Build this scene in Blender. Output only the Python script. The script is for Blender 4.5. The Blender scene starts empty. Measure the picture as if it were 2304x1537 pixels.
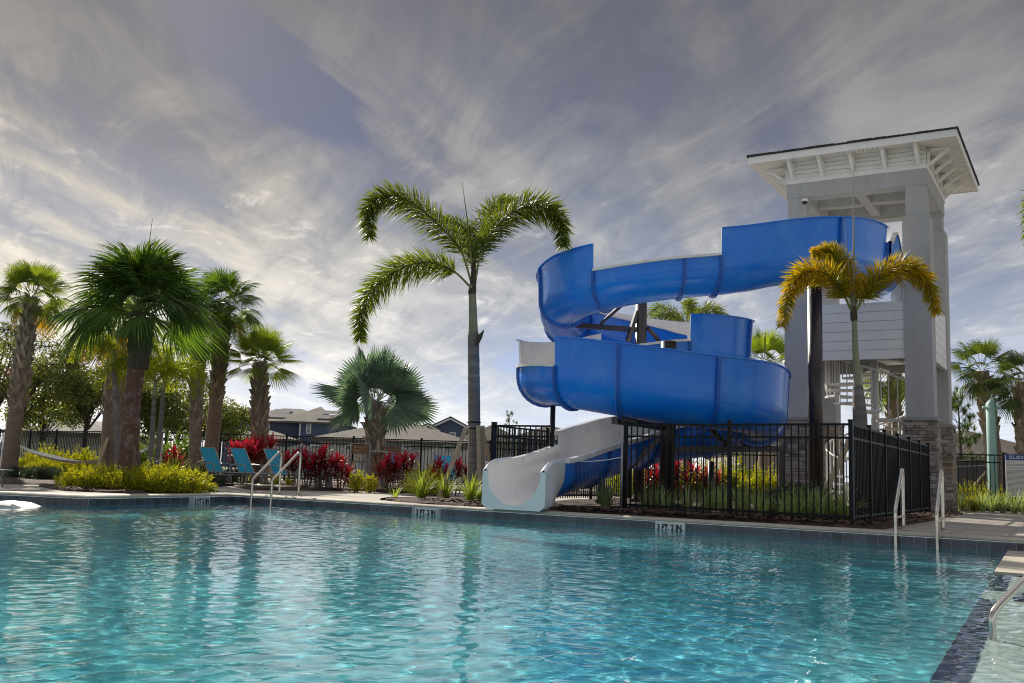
import bpy, bmesh, math, random
import numpy as np
from mathutils import Vector, Matrix
PI = math.pi
R_ = math.radians
scene = bpy.context.scene
COL = scene.collection
random.seed(7)

# ------------------------------------------------------------------ camera
FPX, CX, CY, CH = 2170.0, 1152.0, 768.5, 0.65
def _axes():
    Z = np.array([.0342, 1, -289.3 / FPX]); Z /= np.linalg.norm(Z)
    F = np.array([0, 0, -1.]); Y = F - Z * F.dot(Z); Y /= np.linalg.norm(Y)
    return np.array([np.cross(Y, Z), Y, Z])
CAM_M = _axes()
CAM_C = np.array([0, 0, CH])
cam_data = bpy.data.cameras.new("camera")
cam = bpy.data.objects.new("camera", cam_data)
COL.objects.link(cam)
cam_data.sensor_width = 36.0
cam_data.lens = FPX / 2304 * 36.0
cam_data.clip_start = 0.05
cam_data.clip_end = 3000
_m = Matrix([list(r) + [0] for r in CAM_M.tolist()] + [[0, 0, 0, 1]])
_m.translation = Vector((0, 0, CH))
cam.matrix_world = _m
scene.camera = cam

def D(px, py, Y):                       # point at depth Y seen at a photo pixel
    d = CAM_M @ np.array([px - CX, CY - py, -FPX])
    return Vector((CAM_C + d * (Y / d[1])).tolist())
def G(px, py, z=0.0):                   # point on height z seen at a photo pixel
    d = CAM_M @ np.array([px - CX, CY - py, -FPX])
    return Vector((CAM_C + d * ((z - CH) / d[2])).tolist())
def proj(p):
    c = CAM_M.T @ (np.array(p, float) - CAM_C)
    return CX + c[0] * FPX / -c[2], CY - c[1] * FPX / -c[2]
def XY(px, Y, z=0.0):                   # ground point at depth Y in photo column px
    a, b = -60.0, 60.0
    for _ in range(50):
        m = (a + b) / 2
        if proj((m, Y, z))[0] < px: a = m
        else: b = m
    return Vector((a, Y, z))

# ------------------------------------------------------------------ world, sun, exposure
SUN_AZ, SUN_EL = R_(-27), R_(31)        # azimuth from straight ahead (+Y), negative to the left
sun_dir = Vector((math.sin(SUN_AZ) * math.cos(SUN_EL), math.cos(SUN_AZ) * math.cos(SUN_EL), math.sin(SUN_EL)))
world = bpy.data.worlds.new("World")
scene.world = world
world.use_nodes = True
wn, wl = world.node_tree.nodes, world.node_tree.links
wn.clear()
def W(t, **k):
    n = wn.new(t)
    for a, b in k.items(): setattr(n, a, b)
    return n
w_out = W("ShaderNodeOutputWorld"); w_bg = W("ShaderNodeBackground")
w_bg.inputs[1].default_value = 0.1
wl.new(w_bg.outputs[0], w_out.inputs[0])
sky = W("ShaderNodeTexSky")
sky.sky_type = 'NISHITA'
sky.sun_disc = False
sky.sun_elevation = SUN_EL
sky.sun_rotation = SUN_AZ
sky.air_density = 1.0; sky.dust_density = 1.5; sky.ozone_density = 1.5
tc = W("ShaderNodeTexCoord")
sep = W("ShaderNodeSeparateXYZ"); wl.new(tc.outputs['Generated'], sep.inputs[0])
def wmath(op, a, b=None, clamp=False):
    n = W("ShaderNodeMath", operation=op); n.use_clamp = clamp
    for i, v in enumerate((a, b)):
        if v is None: continue
        if isinstance(v, (int, float)): n.inputs[i].default_value = v
        else: wl.new(v, n.inputs[i])
    return n.outputs[0]
def wramp(fac, stops, interp='EASE'):
    n = W("ShaderNodeValToRGB"); n.color_ramp.interpolation = interp
    el = n.color_ramp.elements
    while len(el) < len(stops): el.new(0.5)
    for e, (p, c) in zip(el, stops):
        e.position = p
        e.color = (c, c, c, 1) if isinstance(c, (int, float)) else (*c, 1)
    wl.new(fac, n.inputs[0]); return n.outputs[0]
def wmix(f, a, b, mode='MIX'):
    n = W("ShaderNodeMixRGB", blend_type=mode)
    for i, v in enumerate((f, a, b)):
        if isinstance(v, (int, float)): n.inputs[i].default_value = v if i == 0 else (v, v, v, 1)
        elif isinstance(v, tuple): n.inputs[i].default_value = (*v, 1)
        else: wl.new(v, n.inputs[i])
    return n.outputs[0]
zc = wmath('MAXIMUM', sep.outputs[2], 0.0)
den = wmath('ADD', zc, 0.13)
pxn = wmath('DIVIDE', sep.outputs[0], den); pyn = wmath('DIVIDE', sep.outputs[1], den)
comb = W("ShaderNodeCombineXYZ"); wl.new(pxn, comb.inputs[0]); wl.new(pyn, comb.inputs[1])
GAPX, GAPY = -0.981, 1.582
def wplane(rot, scl, loc):
    a = W("ShaderNodeMapping"); a.inputs['Rotation'].default_value = (0, 0, R_(rot)); wl.new(comb.outputs[0], a.inputs[0])
    b = W("ShaderNodeMapping"); b.inputs['Scale'].default_value = scl; b.inputs['Location'].default_value = loc
    wl.new(a.outputs[0], b.inputs[0]); return b.outputs[0]
def wnoise(vec, scale, detail, rough, dist=0.0):
    nz = W("ShaderNodeTexNoise"); nz.inputs['Scale'].default_value = scale
    nz.inputs['Detail'].default_value = detail; nz.inputs['Roughness'].default_value = rough
    nz.inputs['Distortion'].default_value = dist
    wl.new(vec, nz.inputs['Vector']); return nz.outputs['Fac']
n_big = wnoise(wplane(12, (1.3, .55, 1), (3.1, 1.7, 0)), .9, 4, .5, .5)
n_str = wnoise(wplane(24, (1.9, .42, 1), (0.4, 5.2, 0)), 1.35, 9, .56, .55)
n_fin = wnoise(wplane(-20, (1.6, .55, 1), (7.7, 2.1, 0)), 2.9, 11, .66, .8)
n_puf = wnoise(wplane(0, (1, 1, 1), (2.2, 9.3, 0)), 5.5, 8, .62, .6)
# a long ragged opening in the cloud deck
gpl = W("ShaderNodeMapping"); gpl.inputs['Rotation'].default_value = (0, 0, R_(17)); wl.new(comb.outputs[0], gpl.inputs[0])
gs = W("ShaderNodeSeparateXYZ"); wl.new(gpl.outputs[0], gs.inputs[0])
gx = wmath('ADD', gs.outputs[0], wmath('MULTIPLY', wmath('SUBTRACT', n_str, .5), .55))
gx = wmath('DIVIDE', wmath('SUBTRACT', gx, GAPX), .20); gy = wmath('DIVIDE', wmath('SUBTRACT', gs.outputs[1], GAPY), .42)
gap = wramp(wmath('ADD', wmath('MULTIPLY', gx, gx), wmath('MULTIPLY', gy, gy)), [(.0, 1.0), (1.0, 0.0)])
cov = wmath('ADD', wmath('MULTIPLY', n_big, .5), wmath('ADD', wmath('MULTIPLY', n_str, .35), wmath('MULTIPLY', n_fin, .15)))
cov = wmath('SUBTRACT', cov, wmath('MULTIPLY', gap, .15))
mask = wramp(cov, [(.38, 0.0), (.46, .6), (.54, 1.0)])
lit = wramp(wmath('ADD', wmath('MULTIPLY', n_str, .5), wmath('MULTIPLY', n_fin, .5)), [(.385, 0.0), (.635, 1.0)])
puf = wmath('MULTIPLY', wramp(wmath('ADD', wmath('MULTIPLY', n_puf, .6), wmath('MULTIPLY', n_fin, .4)), [(.54, 0.0), (.68, 1.0)]), wramp(zc, [(.05, 0.0), (.16, .6), (.26, .6), (.34, 0.0)]))
c_dark = wramp(zc, [(0.0, (5.2, 5.6, 6.2)), (.05, (4.4, 4.75, 5.3)), (.13, (2.75, 2.95, 3.35)), (.22, (1.75, 1.88, 2.22)), (.30, (1.34, 1.40, 1.72)), (.45, (.95, .97, 1.14)), (.75, (3.1, 3.15, 3.3))], 'LINEAR')  # overhead stop, out of view, is brightened to lift the shaded siding and tower
c_lite = wramp(zc, [(0.0, (6.3, 6.5, 6.9)), (.05, (5.9, 6.05, 6.35)), (.13, (4.6, 4.65, 4.8)), (.22, (3.45, 3.46, 3.48)), (.30, (2.55, 2.53, 2.5)), (.45, (1.45, 1.43, 1.45)), (.75, (4.3, 4.3, 4.3))], 'LINEAR')  # overhead stop raised here too, as added fill from the unseen sky
cloud = wmix(puf, wmix(lit, c_dark, c_lite), wramp(zc, [(0, (8.5, 8.4, 8.3)), (.3, (5.2, 5.0, 4.9))], 'LINEAR'))
# thinner, brighter cloud round the veiled sun
gd = W("ShaderNodeVectorMath", operation='DOT_PRODUCT'); wl.new(tc.outputs['Generated'], gd.inputs[0]); gd.inputs[1].default_value = (-.435, .89, .13)
gl = wmath('POWER', wmath('MAXIMUM', gd.outputs['Value'], 0.0), 26.0)
cloud = wmix(1.0, cloud, wmix(gl, (1.0, 1.0, 1.0), (1.62, 1.46, 1.20)), 'MULTIPLY')
base = wmix(.95, sky.outputs[0], wramp(zc, [(0, (5.6, 6.2, 7.6)), (.1, (2.8, 3.5, 5.1)), (.2, (1.4, 1.75, 2.75)), (.33, (.62, .74, 1.28)), (.42, (.52, .60, 1.0)), (1, (.8, .95, 1.9))], 'LINEAR'))
wl.new(wmix(mask, base, cloud), w_bg.inputs[0])

sun_data = bpy.data.lights.new("sun", 'SUN')
sun_data.energy = 4.3
sun_data.cycles.is_caustics_light = True
sun_data.angle = R_(0.6)
sun_data.color = (1.0, .93, .82)
sun = bpy.data.objects.new("sun", sun_data)
COL.objects.link(sun)
sun.rotation_euler = (-sun_dir).to_track_quat('-Z', 'Y').to_euler()
sun.location = sun_dir * 100

vs = scene.view_settings
vs.view_transform = 'Standard'; vs.look = 'None'; vs.gamma = 1; vs.exposure = 0.66
vs.use_curve_mapping = False
cy = scene.cycles
cy.max_bounces = 8; cy.diffuse_bounces = 3; cy.glossy_bounces = 4; cy.transmission_bounces = 6; cy.transparent_max_bounces = 8
cy.use_denoising = True
cy.filter_width = 1.05
cy.sample_clamp_indirect = 4.0
cy.blur_glossy = 0.5

# ------------------------------------------------------------------ materials
def _new(name):
    m = bpy.data.materials.new(name); m.use_nodes = True
    nt = m.node_tree; nt.nodes.clear()
    return m, nt, nt.nodes, nt.links
def _mixc(nt, f, a, b, mode='MIX'):
    n = nt.nodes.new("ShaderNodeMixRGB"); n.blend_type = mode
    for i, v in enumerate((f, a, b)):
        if isinstance(v, (int, float)): n.inputs[i].default_value = v if i == 0 else (v, v, v, 1)
        elif isinstance(v, tuple): n.inputs[i].default_value = (*v, 1)
        else: nt.links.new(v, n.inputs[i])
    return n.outputs[0]
def _ramp(nt, f, a, b):
    n = nt.nodes.new("ShaderNodeMapRange"); n.inputs[1].default_value = a; n.inputs[2].default_value = b
    nt.links.new(f, n.inputs[0]); return n.outputs[0]
def _noise(nt, scale, detail=4, rough=.6, coord='Object', stretch=None, dist=0):
    t = nt.nodes.new("ShaderNodeTexCoord")
    out = t.outputs[coord]
    if stretch:
        mp = nt.nodes.new("ShaderNodeMapping"); mp.inputs['Scale'].default_value = stretch
        nt.links.new(out, mp.inputs[0]); out = mp.outputs[0]
    n = nt.nodes.new("ShaderNodeTexNoise"); n.inputs['Scale'].default_value = scale
    n.inputs['Detail'].default_value = detail; n.inputs['Roughness'].default_value = rough
    n.inputs['Distortion'].default_value = dist
    nt.links.new(out, n.inputs['Vector']); return n.outputs['Fac']
def _bump(nt, h, strength, dist):
    b = nt.nodes.new("ShaderNodeBump"); b.inputs['Strength'].default_value = strength
    b.inputs['Distance'].default_value = dist
    nt.links.new(h, b.inputs['Height']); return b.outputs[0]
def surf(name, c1, c2=None, rough=.6, scale=6, metallic=0, bump=0, bscale=60, bdist=.01, spec=.5, rnd=0, island=0, stretch=None, coat=0, rvar=.1, stain=None):
    m, nt, N, L = _new(name)
    p = N.new("ShaderNodeBsdfPrincipled"); o = N.new("ShaderNodeOutputMaterial")
    L.new(p.outputs[0], o.inputs[0])
    c2 = c2 or tuple(v * .8 for v in c1)
    nz = _noise(nt, scale, 5, .62, stretch=stretch)
    f = _ramp(nt, nz, .32, .68)
    col = _mixc(nt, f, c1, c2)
    if stain:
        col = _mixc(nt, _ramp(nt, _noise(nt, stain[1], 6, .7, stretch=stain[3] if len(stain) > 3 else None), .5, .72), col, stain[0])
    if rnd or island:
        if island:
            g = N.new("ShaderNodeNewGeometry"); r = g.outputs['Random Per Island']
        else:
            g = N.new("ShaderNodeObjectInfo"); r = g.outputs['Random']
        hsv = N.new("ShaderNodeHueSaturation")
        mr = N.new("ShaderNodeMapRange"); mr.inputs[3].default_value = 1 - (rnd or island); mr.inputs[4].default_value = 1 + (rnd or island)
        L.new(r, mr.inputs[0]); L.new(mr.outputs[0], hsv.inputs['Value']); L.new(col, hsv.inputs['Color']); col = hsv.outputs[0]
    L.new(col, p.inputs['Base Color'])
    mr = N.new("ShaderNodeMapRange"); mr.inputs[3].default_value = max(0, rough - rvar); mr.inputs[4].default_value = min(1, rough + rvar)
    L.new(nz, mr.inputs[0]); L.new(mr.outputs[0], p.inputs['Roughness'])
    p.inputs['Metallic'].default_value = metallic
    p.inputs['Specular IOR Level'].default_value = spec
    p.inputs['Coat Weight'].default_value = coat
    p.inputs['Coat Roughness'].default_value = .12
    if bump:
        L.new(_bump(nt, _noise(nt, bscale, 4, .6, stretch=stretch), bump, bdist), p.inputs['Normal'])
    return m
def leaf(name, c1, c2, trans=.4, tcol=None, rough=.45, var=.35, spec=.4, c3=None):
    m, nt, N, L = _new(name)
    o = N.new("ShaderNodeOutputMaterial"); p = N.new("ShaderNodeBsdfPrincipled"); t = N.new("ShaderNodeBsdfTranslucent")
    mx = N.new("ShaderNodeMixShader"); mx.inputs[0].default_value = trans
    g = N.new("ShaderNodeNewGeometry"); r = g.outputs['Random Per Island']
    col = _mixc(nt, r, c1, c2)
    if c3:
        col = _mixc(nt, _ramp(nt, _noise(nt, 1.3, 3, .6), .48, .66), col, c3)
    oi = N.new("ShaderNodeObjectInfo")
    hsv = N.new("ShaderNodeHueSaturation")
    mr = N.new("ShaderNodeMapRange"); mr.inputs[3].default_value = 1 - var; mr.inputs[4].default_value = 1 + var
    L.new(oi.outputs['Random'], mr.inputs[0]); L.new(mr.outputs[0], hsv.inputs['Value']); L.new(col, hsv.inputs['Color'])
    L.new(hsv.outputs[0], p.inputs['Base Color'])
    p.inputs['Roughness'].default_value = rough; p.inputs['Specular IOR Level'].default_value = spec
    k = tcol or (1.6, 1.5, .7)
    tm = _mixc(nt, 1.0, hsv.outputs[0], k, 'MULTIPLY')
    L.new(tm, t.inputs[0])
    L.new(p.outputs[0], mx.inputs[1]); L.new(t.outputs[0], mx.inputs[2]); L.new(mx.outputs[0], o.inputs[0])
    return m

M = {}
M['stucco'] = surf("grey_stucco", (.47, .48, .49), (.42, .43, .44), .85, 2.0, bump=.5, bscale=90, bdist=.006, spec=.2, stain=((.385, .385, .375), 1.1, 0, (2.6, 2.6, .2)))
M['white'] = surf("white_paint", (.86, .86, .85), (.80, .80, .79), .5, 3, bump=.1, bscale=40, stain=((.78, .775, .75), 2.5))
M['soffit'] = surf("soffit_white", (.82, .81, .78), (.77, .76, .73), .6, 3)
M['roof'] = surf("shingle_dark", (.055, .05, .05), (.03, .028, .028), .9, 12, bump=.5, bscale=80, island=.3)
M['stone'] = surf("veneer_stone", (.34, .305, .275), (.23, .205, .185), .85, 9, bump=.8, bscale=35, bdist=.012, rnd=.42, spec=.25, stain=((.38, .28, .18), 1.1))
M['stone_i'] = surf("veneer_stone_mixed", (.34, .305, .275), (.23, .205, .185), .85, 9, bump=.8, bscale=35, bdist=.012, island=.42, spec=.25, stain=((.38, .28, .18), 1.1))
M['mortar'] = surf("mortar", (.10, .095, .09), (.07, .065, .06), .95, 20)
M['capstone'] = surf("capstone", (.36, .35, .34), (.28, .27, .26), .8, 7, bump=.4)
M['blue'] = surf("blue_gelcoat", (.002, .185, .80), (.003, .215, .86), .30, 1.3, bump=.12, bscale=55, bdist=.004, spec=.4, coat=.30, stain=((.04, .28, .80), 1.9), rvar=.12)
M['flange'] = surf("blue_flange", (.006, .12, .52), (.004, .09, .44), .4, 4)
M['gel'] = surf("white_gelcoat", (.80, .79, .77), (.75, .74, .72), .28, 1.4, bump=.05, bscale=30, coat=.4, stain=((.60, .57, .52), 1.2))
M['exit'] = surf("exit_gelcoat", (.78, .80, .80), (.73, .76, .77), .25, 1.4, coat=.5)
M['steel'] = surf("brown_steel", (.032, .021, .019), (.045, .030, .026), .38, 5, bump=.1, bscale=30, coat=.2)
M['bolt'] = surf("galvanised_bolt", (.45, .47, .5), (.3, .32, .35), .4, 10, metallic=.8)
M['black'] = surf("black_aluminium", (.008, .008, .009), (.011, .011, .012), .5, 6, spec=.2)
M['chrome'] = surf("stainless", (.62, .58, .50), (.5, .46, .40), .2, 6, metallic=1.0)
M['deck'] = surf("deck_concrete", (.43, .385, .325), (.37, .33, .28), .85, .7, bump=.3, bscale=70, spec=.25, stain=((.31, .275, .23), .5))
M['paver'] = surf("paver_stone", (.42, .38, .33), (.36, .325, .28), .85, 2.5, bump=.35, bscale=80, rnd=.08, spec=.25)
M['coping'] = surf("coping_stone", (.50, .455, .37), (.43, .39, .32), .75, 2.0, bump=.35, bscale=60, spec=.3, stain=((.36, .32, .26), 1.6))
M['tile'] = surf("slate_tile", (.022, .027, .048), (.12, .12, .14), .3, 16, rnd=.3, bump=.2, bscale=25, spec=.5)
M['bluetile'] = surf("cobalt_tile", (.04, .085, .22), (.055, .11, .27), .2, 5, rnd=.3)
M['grout'] = surf("grout", (.46, .46, .46), (.38, .38, .38), .9, 30)
M['plaster'] = surf("pool_plaster", (.15, .52, .59), (.11, .45, .53), .8, 1.2, bump=.2, bscale=90, stain=((.22, .57, .61), 5))
M['ledge'] = surf("ledge_plaster", (.66, .64, .58), (.56, .55, .51), .8, 2.5)
M['markerwhite'] = surf("marker_tile", (.66, .66, .64), (.58, .58, .56), .3, 6)
M['ink'] = surf("black_ink", (.01, .01, .012), (.015, .015, .018), .5, 6)
M['mulch'] = surf("mulch", (.085, .045, .028), (.035, .02, .014), .95, 18, bump=1, bscale=40, bdist=.03, stain=((.16, .10, .06), 6))
M['chips'] = surf("bark_chip", (.13, .07, .045), (.05, .028, .02), .9, 12, island=.55)
M['ground'] = surf("grass_ground", (.07, .10, .03), (.11, .12, .05), .95, .5, bump=.6, bscale=9, bdist=.1)
M['trunk'] = surf("palm_bark", (.30, .235, .175), (.19, .14, .10), .9, 5, bump=1, bscale=26, bdist=.03, stretch=(1, 1, 3.5))
M['boot'] = surf("palm_boot", (.38, .31, .23), (.21, .16, .12), .9, 6, bump=.7, bscale=30, bdist=.02, island=.35)
M['redtrunk'] = surf("red_brown_bark", (.17, .075, .055), (.11, .055, .042), .9, 7, bump=1, bscale=18, bdist=.04, stain=((.34, .28, .25), 6))
M['fiber'] = surf("palm_fibre", (.10, .075, .045), (.06, .045, .03), .95, 10, bump=1, bscale=40, bdist=.04, stretch=(1, 1, .2))
M['ringtrunk'] = surf("ringed_grey_bark", (.28, .26, .235), (.17, .155, .145), .85, 2.2, bump=1, bscale=16, bdist=.03, stretch=(.25, .25, 5), stain=((.09, .08, .075), 2.2, 0, (.4, .4, 4)))
M['shaft'] = surf("green_crownshaft", (.19, .21, .13), (.25, .24, .16), .5, 2, stretch=(3, 3, .5), stain=((.24, .15, .08), 1.4))
M['bark'] = surf("tree_bark", (.085, .07, .055), (.05, .04, .032), .95, 6, bump=1, bscale=20, bdist=.03)
M['stake'] = surf("timber_stake", (.50, .40, .27), (.40, .30, .19), .8, 4, stretch=(6, 6, .6), bump=.4, bscale=20)
M['darkfan'] = leaf("fan_leaf_dark", (.035, .085, .018), (.08, .13, .022), .38, (2.2, 2.0, .5))
M['midfan'] = leaf("fan_leaf_mid", (.09, .15, .022), (.17, .22, .028), .42, (2.2, 2.0, .6))
M['duskfan'] = leaf("fan_leaf_dusk", (.05, .095, .02), (.11, .15, .026), .32, (2.0, 1.8, .5))
M['oldfan'] = leaf("fan_leaf_old", (.28, .22, .02), (.36, .20, .03), .4, (1.5, 1.3, .5))
M['bisfan'] = leaf("silver_fan_leaf", (.115, .18, .12), (.185, .26, .18), .22, (1.4, 1.5, 1.0), var=.25)
M['feather'] = leaf("feather_leaf", (.065, .11, .016), (.15, .18, .022), .40, (2.2, 2.0, .5), var=.15)
M['feathergold'] = leaf("feather_leaf_gold", (.55, .36, .013), (.33, .31, .018), .44, (1.5, 1.25, .4), var=.12, c3=(.17, .21, .02))
M['featherlime'] = leaf("feather_leaf_lime", (.18, .24, .015), (.32, .33, .02), .45, (1.8, 1.7, .4), var=.2)
M['gold'] = leaf("golden_leaf", (.46, .41, .018), (.13, .19, .018), .40, (1.6, 1.5, .4), var=.12)
M['goldpale'] = leaf("pale_yellow_leaf", (.48, .43, .04), (.30, .30, .03), .4, (1.5, 1.5, .5), var=.15)
M['bushdark'] = leaf("dark_bush_leaf", (.035, .055, .02), (.075, .10, .045), .15, (1.6, 1.6, .7), rough=.3, spec=.6)
M['treeleaf'] = leaf("broad_leaf", (.08, .115, .03), (.17, .19, .05), .36, (2.0, 1.8, .7), var=.2)
M['redleafdot'] = leaf("red_leaf_tips", (.35, .02, .02), (.45, .05, .02), .4, (1.4, 1, 1))
M['needle'] = leaf("pine_needle", (.05, .10, .02), (.10, .16, .03), .3)
M['ti_pink'] = leaf("ti_leaf_pink", (.56, .03, .07), (.42, .03, .03), .30, (1.2, .8, 1.0), rough=.3, var=.15)
M['ti_red'] = leaf("ti_leaf_red", (.27, .03, .014), (.10, .012, .014), .26, (1.9, 1.0, 1.0), rough=.28, var=.2, spec=.6)
M['ti_dark'] = leaf("ti_leaf_maroon", (.07, .012, .018), (.13, .015, .015), .3, (2.4, 1.0, 1.0), rough=.25, var=.2, spec=.7)
M['ti_stem'] = surf("ti_stem", (.13, .08, .06), (.09, .05, .04), .8, 8)
M['strap'] = leaf("strap_leaf", (.24, .33, .11), (.55, .60, .34), .32, (1.6, 1.6, .7), var=.2)
M['straplime'] = leaf("strap_leaf_lime", (.16, .22, .03), (.34, .38, .08), .38, (1.6, 1.6, .6), var=.15)
M['tropic'] = leaf("tropical_leaf", (.07, .14, .025), (.16, .24, .05), .35)
M['sling'] = surf("teal_sling", (.012, .36, .52), (.01, .31, .46), .6, 12, bump=.3, bscale=200)
M['chairframe'] = surf("grey_frame", (.33, .33, .33), (.27, .27, .27), .4, 8, metallic=.5)
M['slatwood'] = surf("brown_slat", (.26, .12, .05), (.20, .09, .04), .6, 5, stretch=(.4, 6, 6))
M['rope'] = surf("hammock_cloth", (.72, .73, .70), (.60, .62, .62), .9, 10, stretch=(1, 14, 1))
M['houseblue'] = surf("blue_siding", (.085, .115, .19), (.075, .10, .17), .7, 2)
M['housegrey'] = surf("grey_house_wall", (.34, .33, .31), (.30, .29, .27), .8, 1)
M['housebeige'] = surf("beige_house_wall", (.40, .36, .30), (.35, .31, .26), .8, 1)
M['roofbrown'] = surf("brown_shingles", (.13, .108, .088), (.095, .08, .066), .9, 3, bump=.4, bscale=12, stain=((.16, .135, .11), .6))
M['solar'] = surf("solar_panel", (.30, .26, .22), (.26, .225, .19), .15, 2, spec=.8, coat=.5)
M['glass'] = surf("window_glass", (.10, .14, .14), (.07, .10, .10), .08, 2, spec=.8)
M['vinyl'] = surf("vinyl_fence", (.52, .51, .49), (.46, .45, .43), .6, 1)
M['mint'] = surf("mint_paint", (.25, .44, .39), (.22, .40, .36), .45, 3)
M['signblue'] = surf("sign_blue", (.012, .06, .28), (.012, .055, .26), .4, 3)
M['signwhite'] = surf("sign_white", (.66, .66, .64), (.62, .62, .60), .4, 3)
M['signgrey'] = surf("sign_grey_print", (.16, .16, .16), (.2, .2, .2), .6, 3)
M['lens'] = surf("dark_lens", (.02, .02, .02), (.02, .02, .02), .1, 3)
M['glaze'] = surf("float_shell", (.66, .63, .57), (.60, .57, .51), .5, 3)

# water: a single refracting, reflecting sheet with fine ripples
def water_mat():
    m, nt, N, L = _new("pool_water")
    o = N.new("ShaderNodeOutputMaterial"); p = N.new("ShaderNodeBsdfPrincipled")
    p.inputs['Base Color'].default_value = (.72, .95, .97, 1)
    p.inputs['Roughness'].default_value = 0.02
    p.inputs['IOR'].default_value = 1.33
    p.inputs['Transmission Weight'].default_value = 1.0
    n1 = _noise(nt, 2.6, 3, .55, stretch=(1.0, 1.25, 1), dist=.6)
    n2 = _noise(nt, 8.0, 3, .55, stretch=(.8, 1.3, 1), dist=.5)
    add = N.new("ShaderNodeMath"); add.operation = 'MULTIPLY_ADD'
    L.new(n2, add.inputs[0]); add.inputs[1].default_value = .30; L.new(n1, add.inputs[2])
    L.new(_bump(nt, add.outputs[0], 1.0, WATER_BUMP), p.inputs['Normal'])
    L.new(p.outputs[0], o.inputs[0])
    return m
WATER_BUMP = .004

# ------------------------------------------------------------------ mesh building
ZUP = Vector((0, 0, 1))
def tag(o, label=None, cat=None, group=None, kind=None):
    if label: o['label'] = label
    if cat: o['category'] = cat
    if group: o['group'] = group
    if kind: o['kind'] = kind
    return o
def empty(name, loc, label=None, cat=None, group=None):
    o = bpy.data.objects.new(name, None); COL.objects.link(o)
    o.location = Vector(loc); o.empty_display_size = .2
    return tag(o, label, cat, group)
def adopt(o, parent):
    if parent is not None:
        o.parent = parent
        if parent.type == 'EMPTY': o.matrix_parent_inverse = Matrix.Translation(-parent.location)
def link(name, me, parent=None, mw=None):
    o = bpy.data.objects.new(name, me); COL.objects.link(o)
    if mw is not None: o.matrix_basis = mw
    adopt(o, parent)
    return o
class MB:
    def __init__(s): s.v = []; s.f = []; s.m = []
    def add(s, vs_, fs, mi=0):
        k = len(s.v); s.v += [tuple(v) for v in vs_]
        for f in fs: s.f.append(tuple(i + k for i in f)); s.m.append(mi)
        return s
    def box(s, c, size, ax=None, mi=0):
        c = Vector(c); hx, hy, hz = (q / 2 for q in size)
        X, Y, Z = ax if ax else (Vector((1, 0, 0)), Vector((0, 1, 0)), ZUP)
        vs_ = [c + X * (hx * a) + Y * (hy * b) + Z * (hz * d) for d in (-1, 1) for a, b in ((-1, -1), (1, -1), (1, 1), (-1, 1))]
        return s.add(vs_, [(3, 2, 1, 0), (4, 5, 6, 7), (0, 1, 5, 4), (1, 2, 6, 5), (2, 3, 7, 6), (3, 0, 4, 7)], mi)
    def beam(s, p, q, w, h, up=ZUP, mi=0):
        p, q = Vector(p), Vector(q); d = q - p; L = d.length; d.normalize()
        x = d.cross(up)
        if x.length < 1e-4: x = Vector((1, 0, 0))
        x.normalize(); z = x.cross(d)
        return s.box((p + q) / 2, (w, L, h), (x, d, z), mi)
    def tube(s, pts, rad, n=8, mi=0, cap=True, flat=1.0):
        pts = [Vector(p) for p in pts]
        if isinstance(rad, (int, float)): rad = [rad] * len(pts)
        k = len(s.v); prev = None
        for i, p in enumerate(pts):
            t = (pts[min(i + 1, len(pts) - 1)] - pts[max(i - 1, 0)]).normalized()
            if prev is None:
                a = t.cross(ZUP)
                if a.length < 1e-3: a = Vector((1, 0, 0))
            else: a = prev - t * prev.dot(t)
            a.normalize(); b = t.cross(a); prev = a
            for j in range(n):
                w = 2 * PI * j / n
                s.v.append(tuple(p + (a * math.cos(w) + b * (math.sin(w) * flat)) * rad[i]))
        for i in range(len(pts) - 1):
            for j in range(n):
                a0 = k + i * n + j; a1 = k + i * n + (j + 1) % n
                s.f.append((a0, a1, a1 + n, a0 + n)); s.m.append(mi)
        if cap:
            s.f.append(tuple(k + j for j in reversed(range(n)))); s.m.append(mi)
            e = k + (len(pts) - 1) * n
            s.f.append(tuple(e + j for j in range(n))); s.m.append(mi)
        return s
    def mesh(s, name, mats, smooth=False):
        me = bpy.data.meshes.new(name)
        me.from_pydata(s.v, [], s.f)
        for m in (mats if isinstance(mats, (list, tuple)) else [mats]): me.materials.append(m)
        me.polygons.foreach_set('material_index', s.m)
        if smooth: me.polygons.foreach_set('use_smooth', [True] * len(s.f))
        me.update()
        return me
    def build(s, name, mats, parent=None, smooth=False, kind=None):
        o = link(name, s.mesh(name, mats, smooth), parent)
        if kind: o['kind'] = kind
        return o
def copy_tree(o, parent=None):
    c = o.copy(); COL.objects.link(c)
    if parent is not None: c.parent = parent
    for ch in list(o.children): copy_tree(ch, c)
    return c
def place(proto, state, loc, rz=0, sc=1.0, label=None):
    o = proto if not state else copy_tree(proto)
    state.append(1)
    o.location = Vector(loc); o.rotation_euler = (0, 0, rz)
    o.scale = (sc, sc, sc) if isinstance(sc, (int, float)) else sc
    if label: o['label'] = label
    return o
def rr(a, b): return random.uniform(a, b)
def bez(pts, n):                        # Catmull-Rom through points
    P = [Vector(p) for p in pts]; P = [P[0] * 2 - P[1]] + P + [P[-1] * 2 - P[-2]]
    out = []; m = len(P) - 3
    for i in range(n + 1):
        u = i / n * m; k = min(int(u), m - 1); t = u - k
        a, b, c, d = P[k:k + 4]
        out.append(.5 * ((2 * b) + (c - a) * t + (2 * a - 5 * b + 4 * c - d) * t * t + (3 * b - a - 3 * c + d) * t ** 3))
    return out
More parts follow.
